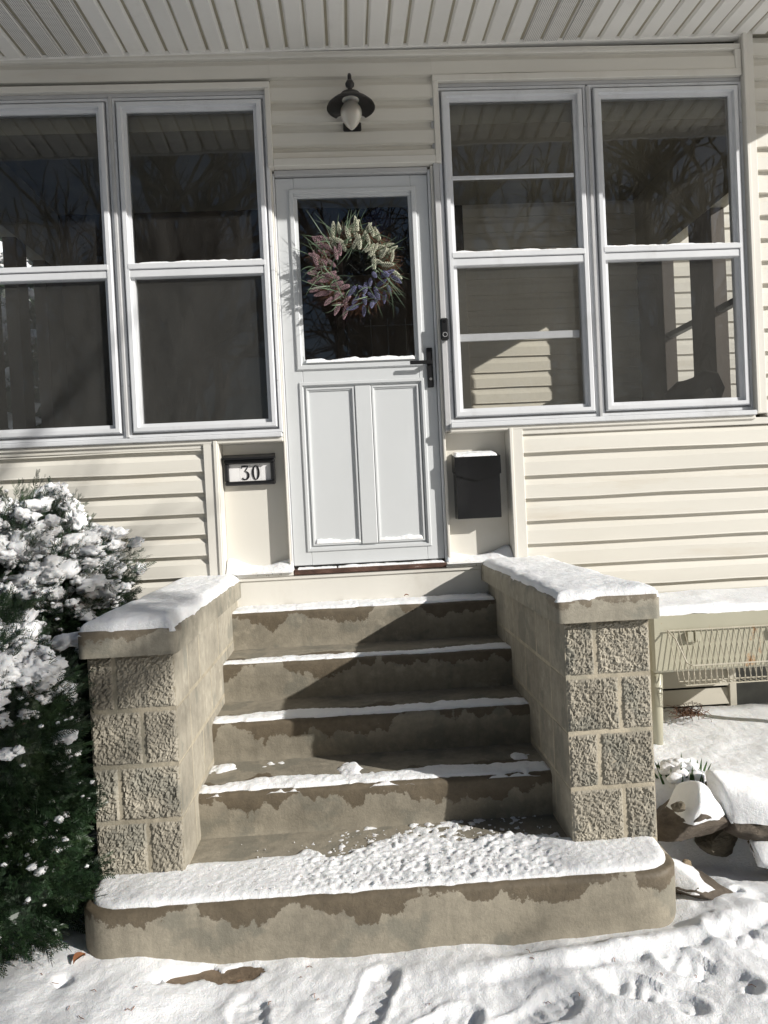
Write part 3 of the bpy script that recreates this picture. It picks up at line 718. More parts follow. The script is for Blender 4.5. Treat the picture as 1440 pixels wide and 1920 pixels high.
strip(ST[0][0], ST[0][1] + .002, .20, .010, 'snow covering the top concrete tread below the door', 200, .06)
strip(ST[1][0], ST[1][1] + .002, .105, .0075, 'narrow snow strip on the tread second from the top', 230, .30)
strip(ST[2][0], ST[2][1] + .002, .115, .009, 'narrow snow strip on the middle tread', 260, .25)
strip(ST[3][0], ST[3][1] + .002, .105, .011, 'snow strip with loose patches on the tread above the bottom step', 290, .25, patches=.20)
def hf_bottom(X, Y):
    x0, x1, yf, r = X0 + .018, X1 - .018, Y1 + .020, .12
    dx = np.minimum(X - x0, x1 - X); dy = Y - yf
    d = np.minimum(dx, dy); cor = (dx < r) & (dy < r); d = np.where(cor, r - np.hypot(r - dx, r - dy), d) + .012 * fbm(X, Y, 14, 3, 320)
    crust = sst(.02, .12, X) * sst(1.02, .92, X)
    back = -1.36 + .05 * sst(.1, .4, X) * sst(1.15, .8, X) + .05 * fbm(X, Y * .3, 5, 3, 331)
    d = np.minimum(d, back + .16 * crust * fbm(X, Y, 9, 3, 350) - Y)
    sm = .014 + .010 * fbm(X, Y, 5, 3, 333) + .004 * fbm(X, Y, 70, 2, 335)
    cr = .006 + .022 * np.abs(fbm(X, Y, 26, 3, 340)) + .010 * fbm(X, Y, 75, 2, 341)
    h = dome(d, .035) * (sm * (1 - crust) + cr * crust)
    pm = .8 * fbm(X, Y, 8, 4, 360) + .9 * fbm(X, Y, 48, 3, 365) + .10 * sst(-1.20, -1.38, Y) - .12 - .5 * sst(.25, .0, X); h2 = np.minimum(np.minimum(pm * .022, .004), np.minimum(np.minimum(X + .28, 1.03 - X), Y - Y1 - .05))
    return np.maximum(np.where(d > 0, h + .0005, d * 3), h2)
snow_sheet('snow', X0, X1, Y1, -1.15, hf_bottom, ZB1 + .001, 'trodden icy snow crust on the wide bottom step', 'crust', .0055)
# crumbs of ice on the bottom step
V = []; Fc = []
for i in range(330):
    x = random.gauss(.55, .33); y = Y1 + random.uniform(.02, .40)
    if not (-.25 < x < 1.03): continue
    s = random.uniform(.0015, .0045); a = random.random() * 6.28; b = len(V)
    z = ZB1 + (.022 if y < -1.40 else .003)
    for (dx, dy, dz) in ((1, 0, 0), (-.5, .8, .1), (-.6, -.7, 0), (.1, .1, 1), (0, 0, -.8)):
        V.append((x + s * (dx * math.cos(a) - dy * math.sin(a)), y + s * (dx * math.sin(a) + dy * math.cos(a)), z + s * dz))
    Fc += [(b, b + 1, b + 3), (b + 1, b + 2, b + 3), (b + 2, b, b + 3), (b + 1, b, b + 4), (b + 2, b + 1, b + 4), (b, b + 2, b + 4)]
tag(pyd('ice_crumbs', V, Fc, M['crust']), 'crumbs of ice and grit strewn over the bottom step', 'ice', None, 'stuff')
# drifts on the ledges beside the door
def drift(x0, x1, pk, label, seed, flip):
    def hf(X, Y):
        u = (X - x0) / (x1 - x0); u = 1 - u if flip else u
        prof = pk * (.55 + .45 * np.cos(u * 3.0) ** 2 + .5 * np.exp(-((u - .0) / .18) ** 2)) * sst(-.065, .03, Y + .02 * fbm(X, Y, 10, 3, seed))
        d = np.minimum(X - x0, x1 - X); return np.where((d > 0) & (prof > .002), prof * (1 + .3 * fbm(X, Y, 14, 3, seed + 5)) * dome(d + .012, .03), -.006)
    return snow_sheet('snow', x0, x1, -.07, .055, hf, -.016, label, 'snow', .006)
drift(-.366, -.004, .055, 'snow drift on the ledge below the number plaque', 400, False); drift(.834, 1.202, .050, 'snow drift on the ledge below the black mailbox', 420, True)
def ledge(name, pts_x, y0, y1, z, th, label, seed, cut=.0):
    def hf(X, Y):
        d = np.minimum(np.minimum(X - pts_x[0], pts_x[1] - X), np.minimum(Y - y0, y1 + .02 - Y)); n = fbm(X, Y * 0, 16, 4, seed) + .5 - cut
        return np.where((d > 0) & (n > 0), dome(d, .012) * th * (.3 + n), -.004)
    return snow_sheet(name, pts_x[0], pts_x[1], y0, y1, hf, z, label, 'snow', .0035)
ledge('snow', (.118, .716), YD - .006, YD + .015, 1.112, .020, 'thin line of snow under the door glass', 500)
ledge('snow', (.126, .372), YD + .001, YD + .0155, .122, .020, 'thin snow at the foot of the hinge side door panel', 510); ledge('snow', (.470, .714), YD + .001, YD + .0155, .122, .022, 'thin snow at the foot of the handle side door panel', 520)
ledge('snow', (.02, .82), -.045, .02, -.0125, .012, 'thin snow along the worn threshold', 530, .1)
for k, (x0, x1, zz) in enumerate(((-.79, -.07, 1.659), (.945, 1.67, 1.663), (1.78, 2.545, 1.667))):
    ledge('snow', (x0, x1), -.036, -.008, zz - .001, .014, ('frosted snow line on the rail of the window beside the door hinges', 'frosted snow line on the rail of the window beside the doorbell', 'frosted snow line on the rail of the window by the corner trim')[k], 540 + k * 7, .12)

# ================================================================== FIXTURES
# wall lamp
lamp = thing('wall_lamp', (.432, 0, 2.32), 'dark metal wall lantern with wide shade and frosted globe above the door', 'lamp')
LC = (.428, -.135)
boxo('back_plate', .384, .482, -.034, -.018, 2.322, 2.508, M['blackmetal'], lamp, .006)
V = []; Fc = []
tube(V, Fc, [(.432, -.03, 2.47), (.432, -.045, 2.54), (.430, -.085, 2.585), (.428, -.125, 2.575), (.428, -.135, 2.535)], [.012, .011, .010, .010, .011], 8)
lathe(V, Fc, [(0, .098), (.016, .094), (.024, .078), (.022, .066), (.011, .055), (.013, .035), (.016, .03)], (LC[0], LC[1], 2.445), 18)
pyd('arm', V, Fc, M['blackmetal'], lamp, True)
V = []; Fc = []
lathe(V, Fc, [(0, .062), (.03, .060), (.052, .052), (.056, .038), (.07, .030), (.100, .012), (.122, -.008), (.127, -.018), (.124, -.020), (.118, -.010), (.09, .008), (.05, .022), (0, .024)], (LC[0], LC[1], 2.415), 36)
pyd('shade', V, Fc, M['blackmetal'], lamp, True)
V = []; Fc = []
pr = [(.056 * math.sin(math.pi * (t ** .80)) ** .75 if 0 < t < 1 else .0005, .025 - .155 * t) for t in np.linspace(0, 1, 18)]
pr[0] = (.045, .025); lathe(V, Fc, pr, (LC[0], LC[1], 2.412), 28); gl = pyd('globe', V, Fc, M['globe'], lamp, True)
# doorbell
bell = thing('doorbell', (.878, -.03, 1.19), 'black video doorbell with a round lit-ring button beside the door', 'doorbell')
bm = bmesh.new(); box(bm, .856, .901, -.056, -.031, 1.188, 1.309, .009); bmo('body', bm, M['black'], bell)
def disc(name, x, z, y, r0, r1, mat, parent, n=20):
    V = []; Fc = []
    for k in range(n):
        t = 2 * math.pi * k / n
        for r, yy in ((r0, y), (r1, y), (r1, y + .004)): V.append((x + r * math.cos(t), yy, z + r * math.sin(t)))
    for k in range(n):
        a = k * 3; b = ((k + 1) % n) * 3; Fc += [(a, a + 1, b + 1, b), (a + 1, a + 2, b + 2, b + 1)]
    return pyd(name, V, Fc, mat, parent)
disc('button_ring', .879, 1.218, -.0575, .0105, .0130, M['greytrim'], bell); disc('camera_lens', .877, 1.288, -.0575, .0005, .008, M['mailbox'], bell)
# number plaque
pl = thing('house_number_plaque', (-.217, .05, .46), 'black framed house number plaque reading 30 with a hood', 'plaque')
bm = bmesh.new(); x0, x1, z0, z1 = -.352, -.080, .458, .600
box(bm, x0, x1, .0155, .055, z0, z0 + .022, .006); box(bm, x0, x1, .0155, .055, z1 - .024, z1, .006); box(bm, x0, x0 + .022, .0155, .055, z0 + .0225, z1 - .0245, .004); box(bm, x1 - .022, x1, .0155, .055, z0 + .0225, z1 - .0245, .004)
bmo('frame', bm, M['black'], pl)
V = [(x0 - .004, .05, .628), (x1 + .004, .05, .628), (x1 + .004, -.012, .608), (x0 - .004, -.012, .608), (x0 - .004, -.012, .596), (x1 + .004, -.012, .596), (x1 + .004, .05, .602), (x0 - .004, .05, .602)]
pyd('hood', V, [(0, 3, 2, 1), (3, 4, 5, 2), (4, 7, 6, 5), (0, 7, 4, 3), (1, 2, 5, 6)], M['black'], pl)
for k in range(4):
    a = x0 + .022 + k * .057; boxo('number_tile', a + .0005, a + .0565, .036, .045, z0 + .0225, z1 - .0245, M['plate'], pl, .0008)
def ribbon(pts, wd, y, closed, name, parent):
    V = []; n = len(pts)
    for i in range(n):
        a = pts[(i - 1) % n] if closed or i else pts[0]; b = pts[(i + 1) % n] if closed or i < n - 1 else pts[-1]
        t = Vector((b[0] - a[0], b[1] - a[1])).normalized(); nn = Vector((-t.y, t.x)) * wd[i] / 2
        for yy in (y, y + .006):
            V += [(pts[i][0] + nn.x, yy, pts[i][1] + nn.y), (pts[i][0] - nn.x, yy, pts[i][1] - nn.y)]
    Fc = []
    for i in range(n if closed else n - 1):
        a = i * 4; b = ((i + 1) % n) * 4
        Fc += [(a, a + 1, b + 1, b), (a, b, b + 2, a + 2), (a + 1, a + 3, b + 3, b + 1)]
    if not closed: Fc += [(0, 2, 3, 1), (n * 4 - 4, n * 4 - 3, n * 4 - 1, n * 4 - 2)]
    return pyd(name, V, Fc, M['black'], parent)
DX, DZ, DH = -.262, .488, .078
def d3(u, v): return (DX + u * .042, DZ + v * DH)
p3 = [d3(.05, .80), d3(.07, .945), d3(.45, .945), d3(.88, .95), d3(.70, .78), d3(.45, .60), d3(.62, .58), d3(.80, .50), d3(.90, .36), d3(.88, .20), d3(.72, .07), d3(.45, .02), d3(.20, .06), d3(.10, .14)]
ribbon(p3, [.003, .007, .0095, .005, .006, .005, .006, .009, .0125, .0125, .009, .006, .007, .010], .0325, False, 'digit_three', pl)
p0 = []; w0 = []
for k in range(28):
    t = 2 * math.pi * k / 28; p0.append((DX + .078 + .0155 * math.cos(t), DZ + DH * .48 + .0375 * math.sin(t))); w0.append(.004 + .0075 * abs(math.cos(t)) ** 1.3)
ribbon(p0, w0, .0325, True, 'digit_zero', pl)
# mailbox
mb = thing('mailbox', (1.02, .055, .215), 'black wall mailbox with pointed flap and snow on its lid', 'mailbox')
mx0, mx1, mz0, mz1 = .898, 1.150, .217, .548; my0 = -.050
pyd('body', [(mx0 + .006, my0 + .006, mz0), (mx1 - .006, my0 + .006, mz0), (mx1 - .006, .054, mz0), (mx0 + .006, .054, mz0), (mx0 + .006, my0 + .004, mz1), (mx1 - .006, my0 + .004, mz1), (mx1 - .006, .054, mz1 + .02), (mx0 + .006, .054, mz1 + .02)],
    [(0, 1, 5, 4), (1, 2, 6, 5), (3, 0, 4, 7), (4, 5, 6, 7), (3, 2, 1, 0), (2, 3, 7, 6)], M['mailbox'], mb)
zf = .447; zp = .420; xm = (mx0 + mx1) / 2
fl = [(mx0, zf + .01), (xm, zp), (mx1, zf + .01), (mx1, mz1 + .006), (mx0, mz1 + .006)]
V = [(x, my0 - .004, z) for x, z in fl] + [(x, my0 + .003, z) for x, z in fl] + [(mx0, .054, mz1 + .028), (mx1, .054, mz1 + .028), (mx0, .054, zf + .03), (mx1, .054, zf + .03)]
pyd('lid', V, [(0, 1, 2, 3, 4), (0, 5, 6, 1), (1, 6, 7, 2), (4, 3, 11, 10), (0, 4, 10, 12, 5), (2, 7, 13, 11, 3)], M['mailbox'], mb)
for sx in (mx0 - .001, mx1 + .001): V = []; Fc = []; tube(V, Fc, [(sx, -.03, .47), (sx, -.026, .47)], .005, 8); pyd('rivet', V, Fc, M['lead'], mb)
def hf_mb(X, Y):
    d = np.minimum(np.minimum(X - mx0 - .004, mx1 - .02 - X), np.minimum(Y - my0 + .002, .052 - Y)) + .008 * fbm(X, Y, 25, 3, 600); return np.where(d > 0, dome(d, .015) * (.014 + .01 * fbm(X, Y, 20, 3, 604)) + .0005, d)
snow_sheet('snow', mx0, mx1, my0 - .004, .054, hf_mb, lambda X, Y: mz1 + .007 + (Y - my0) * .21, 'thin snow on the lid of the black mailbox', 'snow', .004)

# wreath on the door
WC = Vector((.408, -.022, 1.592)); wr = thing('wreath', (WC.x, WC.y, 1.30), 'wreath of cream, pink and violet flower spikes with green blades on the door', 'wreath')
V = []; Fc = []
for i in range(1700):
    a = random.random() * 6.283; r = random.uniform(.135, .20); rr = random.uniform(.02, .055)
    p = Vector((math.cos(a) * r, random.uniform(-.02, .02), math.sin(a) * r)); t = Vector((-math.sin(a), random.uniform(-.5, .35), math.cos(a)))
    o_ = Vector((math.cos(a), 0, math.sin(a))); L = random.uniform(.04, .11)
    dv = (t * random.choice((-1, 1)) * .8 + o_ * random.uniform(-.2, 1.0) + Vector((random.gauss(0, .3), random.gauss(-.15, .3), random.gauss(0, .3)))).normalized()
    sd_ = dv.cross(Vector((0, 1, 0))).normalized() * .0011; q = p + dv * L * .5 + Vector((random.gauss(0, .006), random.gauss(0, .006), random.gauss(0, .006))); e = p + dv * L
    b = len(V); V += [WC + p - sd_, WC + p + sd_, WC + q - sd_, WC + q + sd_, WC + e]
    Fc += [(b, b + 1, b + 3, b + 2), (b + 2, b + 3, b + 4)]
tag(pyd('twig_ring', V, Fc, M['twig'], wr), 'rust brown twig base', None, None, 'stuff')
def blade(V, Fc, p, d, L, wd, droop, side):
    n = 6; b = len(V)
    for i in range(n + 1):
        t = i / n; q = p + d * L * t + droop * (t * t * L); w_ = wd * (1 - t ** 2) ** .7 * (.5 + .5 * min(1, t * 4))
        V.append(q - side * w_); V.append(q + side * w_)
    for i in range(n): Fc.append((b + 2 * i, b + 2 * i + 1, b + 2 * i + 3, b + 2 * i + 2))
V = []; Fc = []
for i in range(190):
    a = random.random() * 6.283; r = random.uniform(.11, .22)
    o_ = Vector((math.cos(a), 0, math.sin(a))); t = Vector((math.sin(a), 0, -math.cos(a)))
    d = (o_ * random.uniform(-.3, 1.0) + t * random.uniform(-.2, 1.0) + Vector((0, random.uniform(-.6, .05), 0))).normalized()
    side = d.cross(Vector((random.gauss(0, .3), 1, random.gauss(0, .3)))).normalized()
    blade(V, Fc, WC + o_ * r + Vector((0, random.uniform(-.055, -.01), 0)), d, random.uniform(.06, .125), random.uniform(.0016, .0034), Vector((random.gauss(0, .6), random.uniform(-.3, .1), random.gauss(-.25, .6))), side)
tag(pyd('grass_blades', V, Fc, M['leafgreen'], wr), 'grey green blades', None, None, 'stuff')
def spike_mesh(name, mat):
    V = []; Fc = []; L = .064; n = 12
    tube(V, Fc, [(0, 0, -.02), (0, 0, 0), (0, 0, L)], [.0018, .005, .002], 5); ncore = len(Fc)
    for i in range(n):
        t = i / (n - 1); rad = .0100 * (math.sin(math.pi * (.16 + .80 * t))) ** .8; k = 5
        for j in range(k):
            a = 2 * math.pi * (j + .5 * (i % 2)) / k; c = Vector((rad * math.cos(a), rad * math.sin(a), t * L)); s = .0040 * (1.1 - .4 * t); b = len(V)
            for dv in ((s, 0, 0), (-s, 0, 0), (0, s, 0), (0, -s, 0), (0, 0, s * 1.25), (0, 0, -s)): V.append(c + Vector(dv))
            Fc += [(b, b + 2, b + 4), (b + 2, b + 1, b + 4), (b + 1, b + 3, b + 4), (b + 3, b, b + 4), (b + 2, b, b + 5), (b + 1, b + 2, b + 5), (b + 3, b + 1, b + 5), (b, b + 3, b + 5)]
    me = bpy.data.meshes.new(name); me.from_pydata(V, [], Fc); me.update(); me.materials.append(M[mat]); me.materials.append(M['stalk']); me.polygons.foreach_set('material_index', [1] * ncore + [0] * (len(Fc) - ncore)); return me
SPK = {k: spike_mesh('flower_spike', k) for k in ('f_white', 'f_pink', 'f_blue')}
for ring, (rr, cnt) in enumerate(((.134, 19), (.182, 27), (.232, 29))):
    for i in range(cnt):
        a = 2 * math.pi * (i + random.uniform(-.25, .25) + .37 * ring) / cnt
        deg = math.degrees(a) % 360
        col = 'f_white' if (deg < 128 or deg > 352) else ('f_pink' if deg < 262 else 'f_blue')
        if random.random() < .10 and 100 < deg < 145: col = 'f_pink'
        # spikes sweep round and outwards; those on the sides lie almost level
        o_ = Vector((math.cos(a), 0, math.sin(a))); t = Vector((math.sin(a), 0, -math.cos(a))) * (1 if ring != 1 else -.3)
        d = (o_ * random.uniform(.5, 1.0) + t * random.gauss(.25, .5) + Vector((random.gauss(-.1, .25), random.uniform(-.7, .1), random.gauss(0, .22)))).normalized()
        me = SPK[col]; ob = bpy.data.objects.new('flower_spike', me); COL.objects.link(ob); ob.parent = wr
        pos = WC + o_ * (rr - .030) + Vector((0, -.018 - .012 * random.random() - (.014 if ring == 0 else 0), 0))
        ob.rotation_euler = d.to_track_quat('Z', 'Y').to_euler(); ob.location = pos - Vector(wr.location)
        s = random.uniform(.85, 1.2); ob.scale = (s, s, s)
# flat dark blue diamond behind the door glass
hp = pyd('blue_diamond', [(.47, .20, 1.95), (.56, .20, 2.02), (.66, .20, 1.93), (.57, .20, 1.87), (.47, .206, 1.95), (.56, .206, 2.02), (.66, .206, 1.93), (.57, .206, 1.87)], [(0, 3, 2, 1), (4, 5, 6, 7), (0, 1, 5, 4), (1, 2, 6, 5), (2, 3, 7, 6), (3, 0, 4, 7)], M['bluediamond'])
tag(hp, 'dark blue diamond shape behind the door glass', 'ornament')

# ================================================================== SHRUB
def sprig_template(n=20, L=.062):
    V = []; Q = []
    for i in range(n):
        t = (i + .5) / n; s = 1 if i % 2 else -1; z = t * L; ln = .019 * (1 - .45 * t); a = R(52 - 22 * t)
        roll = ((i * 2.4) % 1.0 - .5) * 1.5
        d = Vector((s * math.sin(a) * math.cos(roll), math.sin(a) * math.sin(roll), math.cos(a))); sd = Vector((0, 1, 0)).cross(d).normalized() * .0016
        c = Vector((0, 0, z)); b = len(V); V += [c - sd * .6, c + d * ln * .55 + sd, c + d * ln, c + d * ln * .55 - sd]
        Q.append((b, b + 1, b + 2, b + 3))
    b = len(V); V += [Vector((-.0011, 0, -.035)), Vector((.0011, 0, -.035)), Vector((.0006, 0, L)), Vector((-.0006, 0, L))]; Q.append((b, b + 1, b + 2, b + 3))
    return np.array(V), np.array(Q)
def foliage(pos, dirs, scale, name, mat, parent):
    T, Qt = sprig_template(); n = len(pos); d = dirs / np.linalg.norm(dirs, axis=1, keepdims=True)
    r = rng.normal(size=(n, 3)); a = np.cross(d, r); a /= np.linalg.norm(a, axis=1, keepdims=True); b = np.cross(d, a)
    V = pos[:, None, :] + scale[:, None, None] * (T[None, :, 0:1] * a[:, None, :] + T[None, :, 1:2] * b[:, None, :] + T[None, :, 2:3] * d[:, None, :])
    Q = (Qt[None] + (np.arange(n) * len(T))[:, None, None]).reshape(-1, 4)
    return npmesh(name, V.reshape(-1, 3), Q, mat, parent)
LOBES = [((-1.31, -.80, -.20), (.62, .52, .60)), ((-1.09, -.72, -.04), (.34, .36, .37)), ((-1.20, -1.42, -.50), (.60, .34, .52)), ((-1.05, -1.40, -.62), (.42, .30, .42)), ((-1.10, -1.50, -.28), (.40, .25, .30)), ((-1.0, -1.50, -.86), (.38, .26, .26)), ((-.86, -1.60, -.36), (.24, .14, .28))]
def shrub_points(n, lobes, depth=.16):
    P_l = []; D_l = []; vol = np.array([a * b + b * c + a * c for _, (a, b, c) in lobes]); cnt = (n * vol / vol.sum()).astype(int)
    for ((c, r), k) in zip(lobes, cnt):
        u = rng.normal(size=(k, 3)); u /= np.linalg.norm(u, axis=1, keepdims=True)
        lump = 1 + .16 * np.sin(u[:, 0] * 9 + c[0] * 7) * np.sin(u[:, 2] * 8 + 1) + .10 * np.sin(u[:, 1] * 13 + u[:, 2] * 11)
        s = (1 - depth * rng.random(k) ** 1.5 * 1.8) * lump
        P_l.append(np.array(c) + u * np.array(r) * s[:, None]); dd = u * np.array([1, 1, .8]) + np.array([0, 0, .25]) + rng.normal(size=(k, 3)) * .38; D_l.append(dd)
    return np.concatenate(P_l), np.concatenate(D_l)
def in_lobes(P, lobes, f=.74):
    m_ = np.zeros(len(P), bool)
    for (c, r) in lobes: m_ |= (((P - np.array(c)) / (np.array(r) * f)) ** 2).sum(1) < 1
    return m_
def build_shrub(name, base, label, lobes, n, clumps, seed, scale=1.0, group=None):
    root = thing(name, base, label, 'shrub', group)
    P, D = shrub_points(n, lobes); keep = ~in_lobes(P, lobes) & (P[:, 2] > -1.08)
    keep &= ~((P[:, 0] > -.665) & (P[:, 1] > -1.49) & (P[:, 2] < -.05)) & ~((P[:, 1] > -.07) & (P[:, 1] < 1.9))
    P = P[keep]; D = D[keep]
    tag(foliage(P, D, rng.uniform(.8, 1.35, len(P)) * scale, 'foliage', M['needle'], root), None, None, None, 'stuff')
    V = []; Fc = []
    bx, by, bz = base
    for (c, r) in lobes:
        for k in range(7):
            u = Vector((random.gauss(0, 1), random.gauss(0, 1), random.uniform(.0, 1))).normalized()
            e = Vector(c) + Vector((u.x * r[0], u.y * r[1], u.z * r[2])) * .85; md = (Vector(c) + e) / 2 + Vector((random.gauss(0, .03), random.gauss(0, .03), 0))
            tube(V, Fc, [(bx + random.gauss(0, .06), by + random.gauss(0, .06), bz - .05), c, md, e], [.018, .013, .008, .003], 5)
    pyd('stem', V, Fc, M['bark'], root)
    bmc = bmesh.new()
    for (c, r) in lobes:
        q = bmesh.ops.create_icosphere(bmc, subdivisions=4, radius=1.0)
        for v in q['verts']: v.co = Vector(c) + Vector((v.co.x * r[0], v.co.y * r[1], v.co.z * r[2])) * (.80 + .10 * mnoise.noise(v.co * 3.1 + Vector(c)) + .07 * mnoise.noise(v.co * 9))
    bmesh.ops.delete(bmc, geom=[v for v in bmc.verts if (v.co.x > -.68 and v.co.y > -1.50 and v.co.z < -.06) or (-.07 < v.co.y < 1.9 and v.co.x > -1.9) or v.co.z < -1.12], context='VERTS')
    tag(bmo('light_blocking_core', bmc, M['needle'], root), None, None, None, 'stuff')  # solid lumps added inside the lobes so no light passes between the sprigs
    # snow clumps resting on the shoots: each follows the foliage, flattened and ragged
    up_ok = (P[:, 2] > -1.0); nrm = D / np.linalg.norm(D, axis=1, keepdims=True)
    wgt = np.clip(nrm[:, 2] * 1.1 + .08 - nrm[:, 1] * .30 - np.clip(nrm[:, 0], 0, 1) * .25, 0.015, None) ** 1.6 * (.25 + np.clip((P[:, 2] + .75) / .8, 0, 1.3)) * up_ok * (fbm(P[:, 0] * 1.0 + P[:, 1], P[:, 2], 5.0, 3, seed) + .5) ** 3.2
    pick = rng.choice(len(P), clumps, replace=False, p=wgt / wgt.sum())
    def ico(k):
        b0 = bmesh.new(); bmesh.ops.create_icosphere(b0, subdivisions=k, radius=1.0)
        out = np.array([v.co[:] for v in b0.verts]), np.array([[v.index for v in f.verts] for f in b0.faces]); b0.free(); return out
    Vs = []; Qs = []; off = 0; lo, hi = ico(2), ico(3)
    for n_, ii in enumerate(pick):
        dd = nrm[ii] * np.array([1, 1, .25]) + rng.normal(0, .45, 3) * np.array([1, 1, .3]); dd /= np.linalg.norm(dd); sc = scale * (1.15 if P[ii, 2] > -.3 else .8); big = n_ % (3 if P[ii, 2] > -.45 else 9) == 0
        s = ((rng.uniform(.016, .034) if P[ii, 2] > -.5 else rng.uniform(.012, .022)) if big else rng.uniform(.005, .011)) * sc; c = P[ii] + nrm[ii] * (.050 if big else .045) * scale + np.array([0, 0, .010]); bv, bf = hi if big else lo
        a_ = np.cross(dd, [0, 0, 1.0]); a_ /= np.linalg.norm(a_) + 1e-9; b_ = np.cross(a_, dd); f1, f2 = (2.3, 6.5) if big else (1.9, 4.3)
        nz = np.array([mnoise.noise(Vector(v * f1 + ii * .37)) + .7 * mnoise.noise(Vector(v * f2 + ii)) for v in bv])
        v = bv * np.clip(1 + .62 * nz[:, None], .35, 1.8) * np.array([s * rng.uniform(.9, 1.7), s * rng.uniform(.8, 1.3), s * rng.uniform(.55, .85)])
        Vs.append(v[:, :1] * dd + v[:, 1:2] * a_ + v[:, 2:] * b_ + c); Qs.append(bf + off); off += len(v)
    tag(npmesh('snow_clumps', np.concatenate(Vs), np.concatenate(Qs), M['snow'], root, True), 'clumps of snow caught on the shoots', None, None, 'stuff')
    return root
build_shrub('yew_shrub', (-1.1, -1.15, -1.08), 'dark green yew shrub loaded with snow beside the left block wall', LOBES, 52000, 4600, 3)

# ================================================================== RIGHT BED: stand, stones, shoots
sta = thing('metal_stand', (2.2, -.36, -.88), 'beige enamelled metal stand with rust spots and a wire rack', 'stand')
SX0, SX1, SY0, SY1, SZ0, SZ1 = 1.705, 2.78, -.625, -.12, -.535, -.255
bm = bmesh.new(); box(bm, SX0, SX1, SY0, SY1, SZ0, SZ1, .012); bmo('body', bm, M['enamel'], sta)
for (lx, ly) in ((SX0 + .032, SY0 + .05), (SX1 - .04, SY0 + .05), (SX0 + .04, SY1 - .05), (SX1 - .04, SY1 - .05)):
    V = []; Fc = []; tube(V, Fc, [(lx, ly, SZ0 + .01), (lx - .004, ly, -.72), (lx - .008, ly, -.95)], [.031, .029, .025], 16); pyd('leg', V, Fc, M['enamel'], sta, True)
# wire rack hung on the front
V = []; Fc = []; rk_y = SY0 - .012; x0, x1 = 1.795, 2.40; zt_, zb_ = -.335, -.562
def line(pts, r=.0028, n=5): tube(V, Fc, pts, r, n)
nW = 24
for i in range(nW):
    x = x0 + (x1 - x0) * i / (nW - 1)
    line([(x - .02, rk_y, zt_), (x, rk_y - .035, zb_ + .05), (x, rk_y - .055, zb_), (x, rk_y - .12, zb_ + .004)], .0020, 4)
    line([(x + .012, rk_y - .118, zb_ + .004), (x + .012, rk_y - .125, zb_ + .088)], .0020, 4)
line([(x0 - .03, rk_y, zt_), (x1 - .01, rk_y, zt_)]); line([(x0, rk_y - .12, zb_), (x1 + .02, rk_y - .12, zb_)])
line([(x0 - .02, rk_y, zt_ + .002), (x0 - .006, rk_y - .05, zt_ - .03), (x0 + .014, rk_y - .11, zb_ + .10), (x0 + .03, rk_y - .126, zb_ + .09), (x1, rk_y - .126, zb_ + .09), (x1 + .02, rk_y - .11, zb_ + .10), (x1 - .002, rk_y - .04, zt_ - .03), (x1 - .015, rk_y, zt_ + .002)], .0036, 6)
line([(x0, rk_y - .05, zb_), (x1, rk_y - .05, zb_)])
pyd('wire_rack', V, Fc, M['wire'], sta)
for xx in (1.865, 2.275):
    boxo('rack_hook', xx, xx + .028, SY0 - .022, SY0 - .0005, -.392, -.345, M['enamel'], sta, .002); boxo('rack_hook', xx + .036, xx + .062, SY0 - .022, SY0 - .0005, -.392, -.345, M['enamel'], sta, .002)
def hf_st(X, Y):
    d = np.minimum(np.minimum(X - SX0 - .002, SX1 - X), np.minimum(Y - SY0 - .004, SY1 - Y)) + .008 * fbm(X, Y, 12, 3, 700); return np.where(d > 0, dome(d, .03) * (.030 + .022 * fbm(X, Y, 5, 3, 705)) + .0005, d * 3)
snow_sheet('snow', SX0, SX1, SY0, SY1, hf_st, SZ1 - .001, 'snow lying on top of the beige metal stand', 'snow', .009)

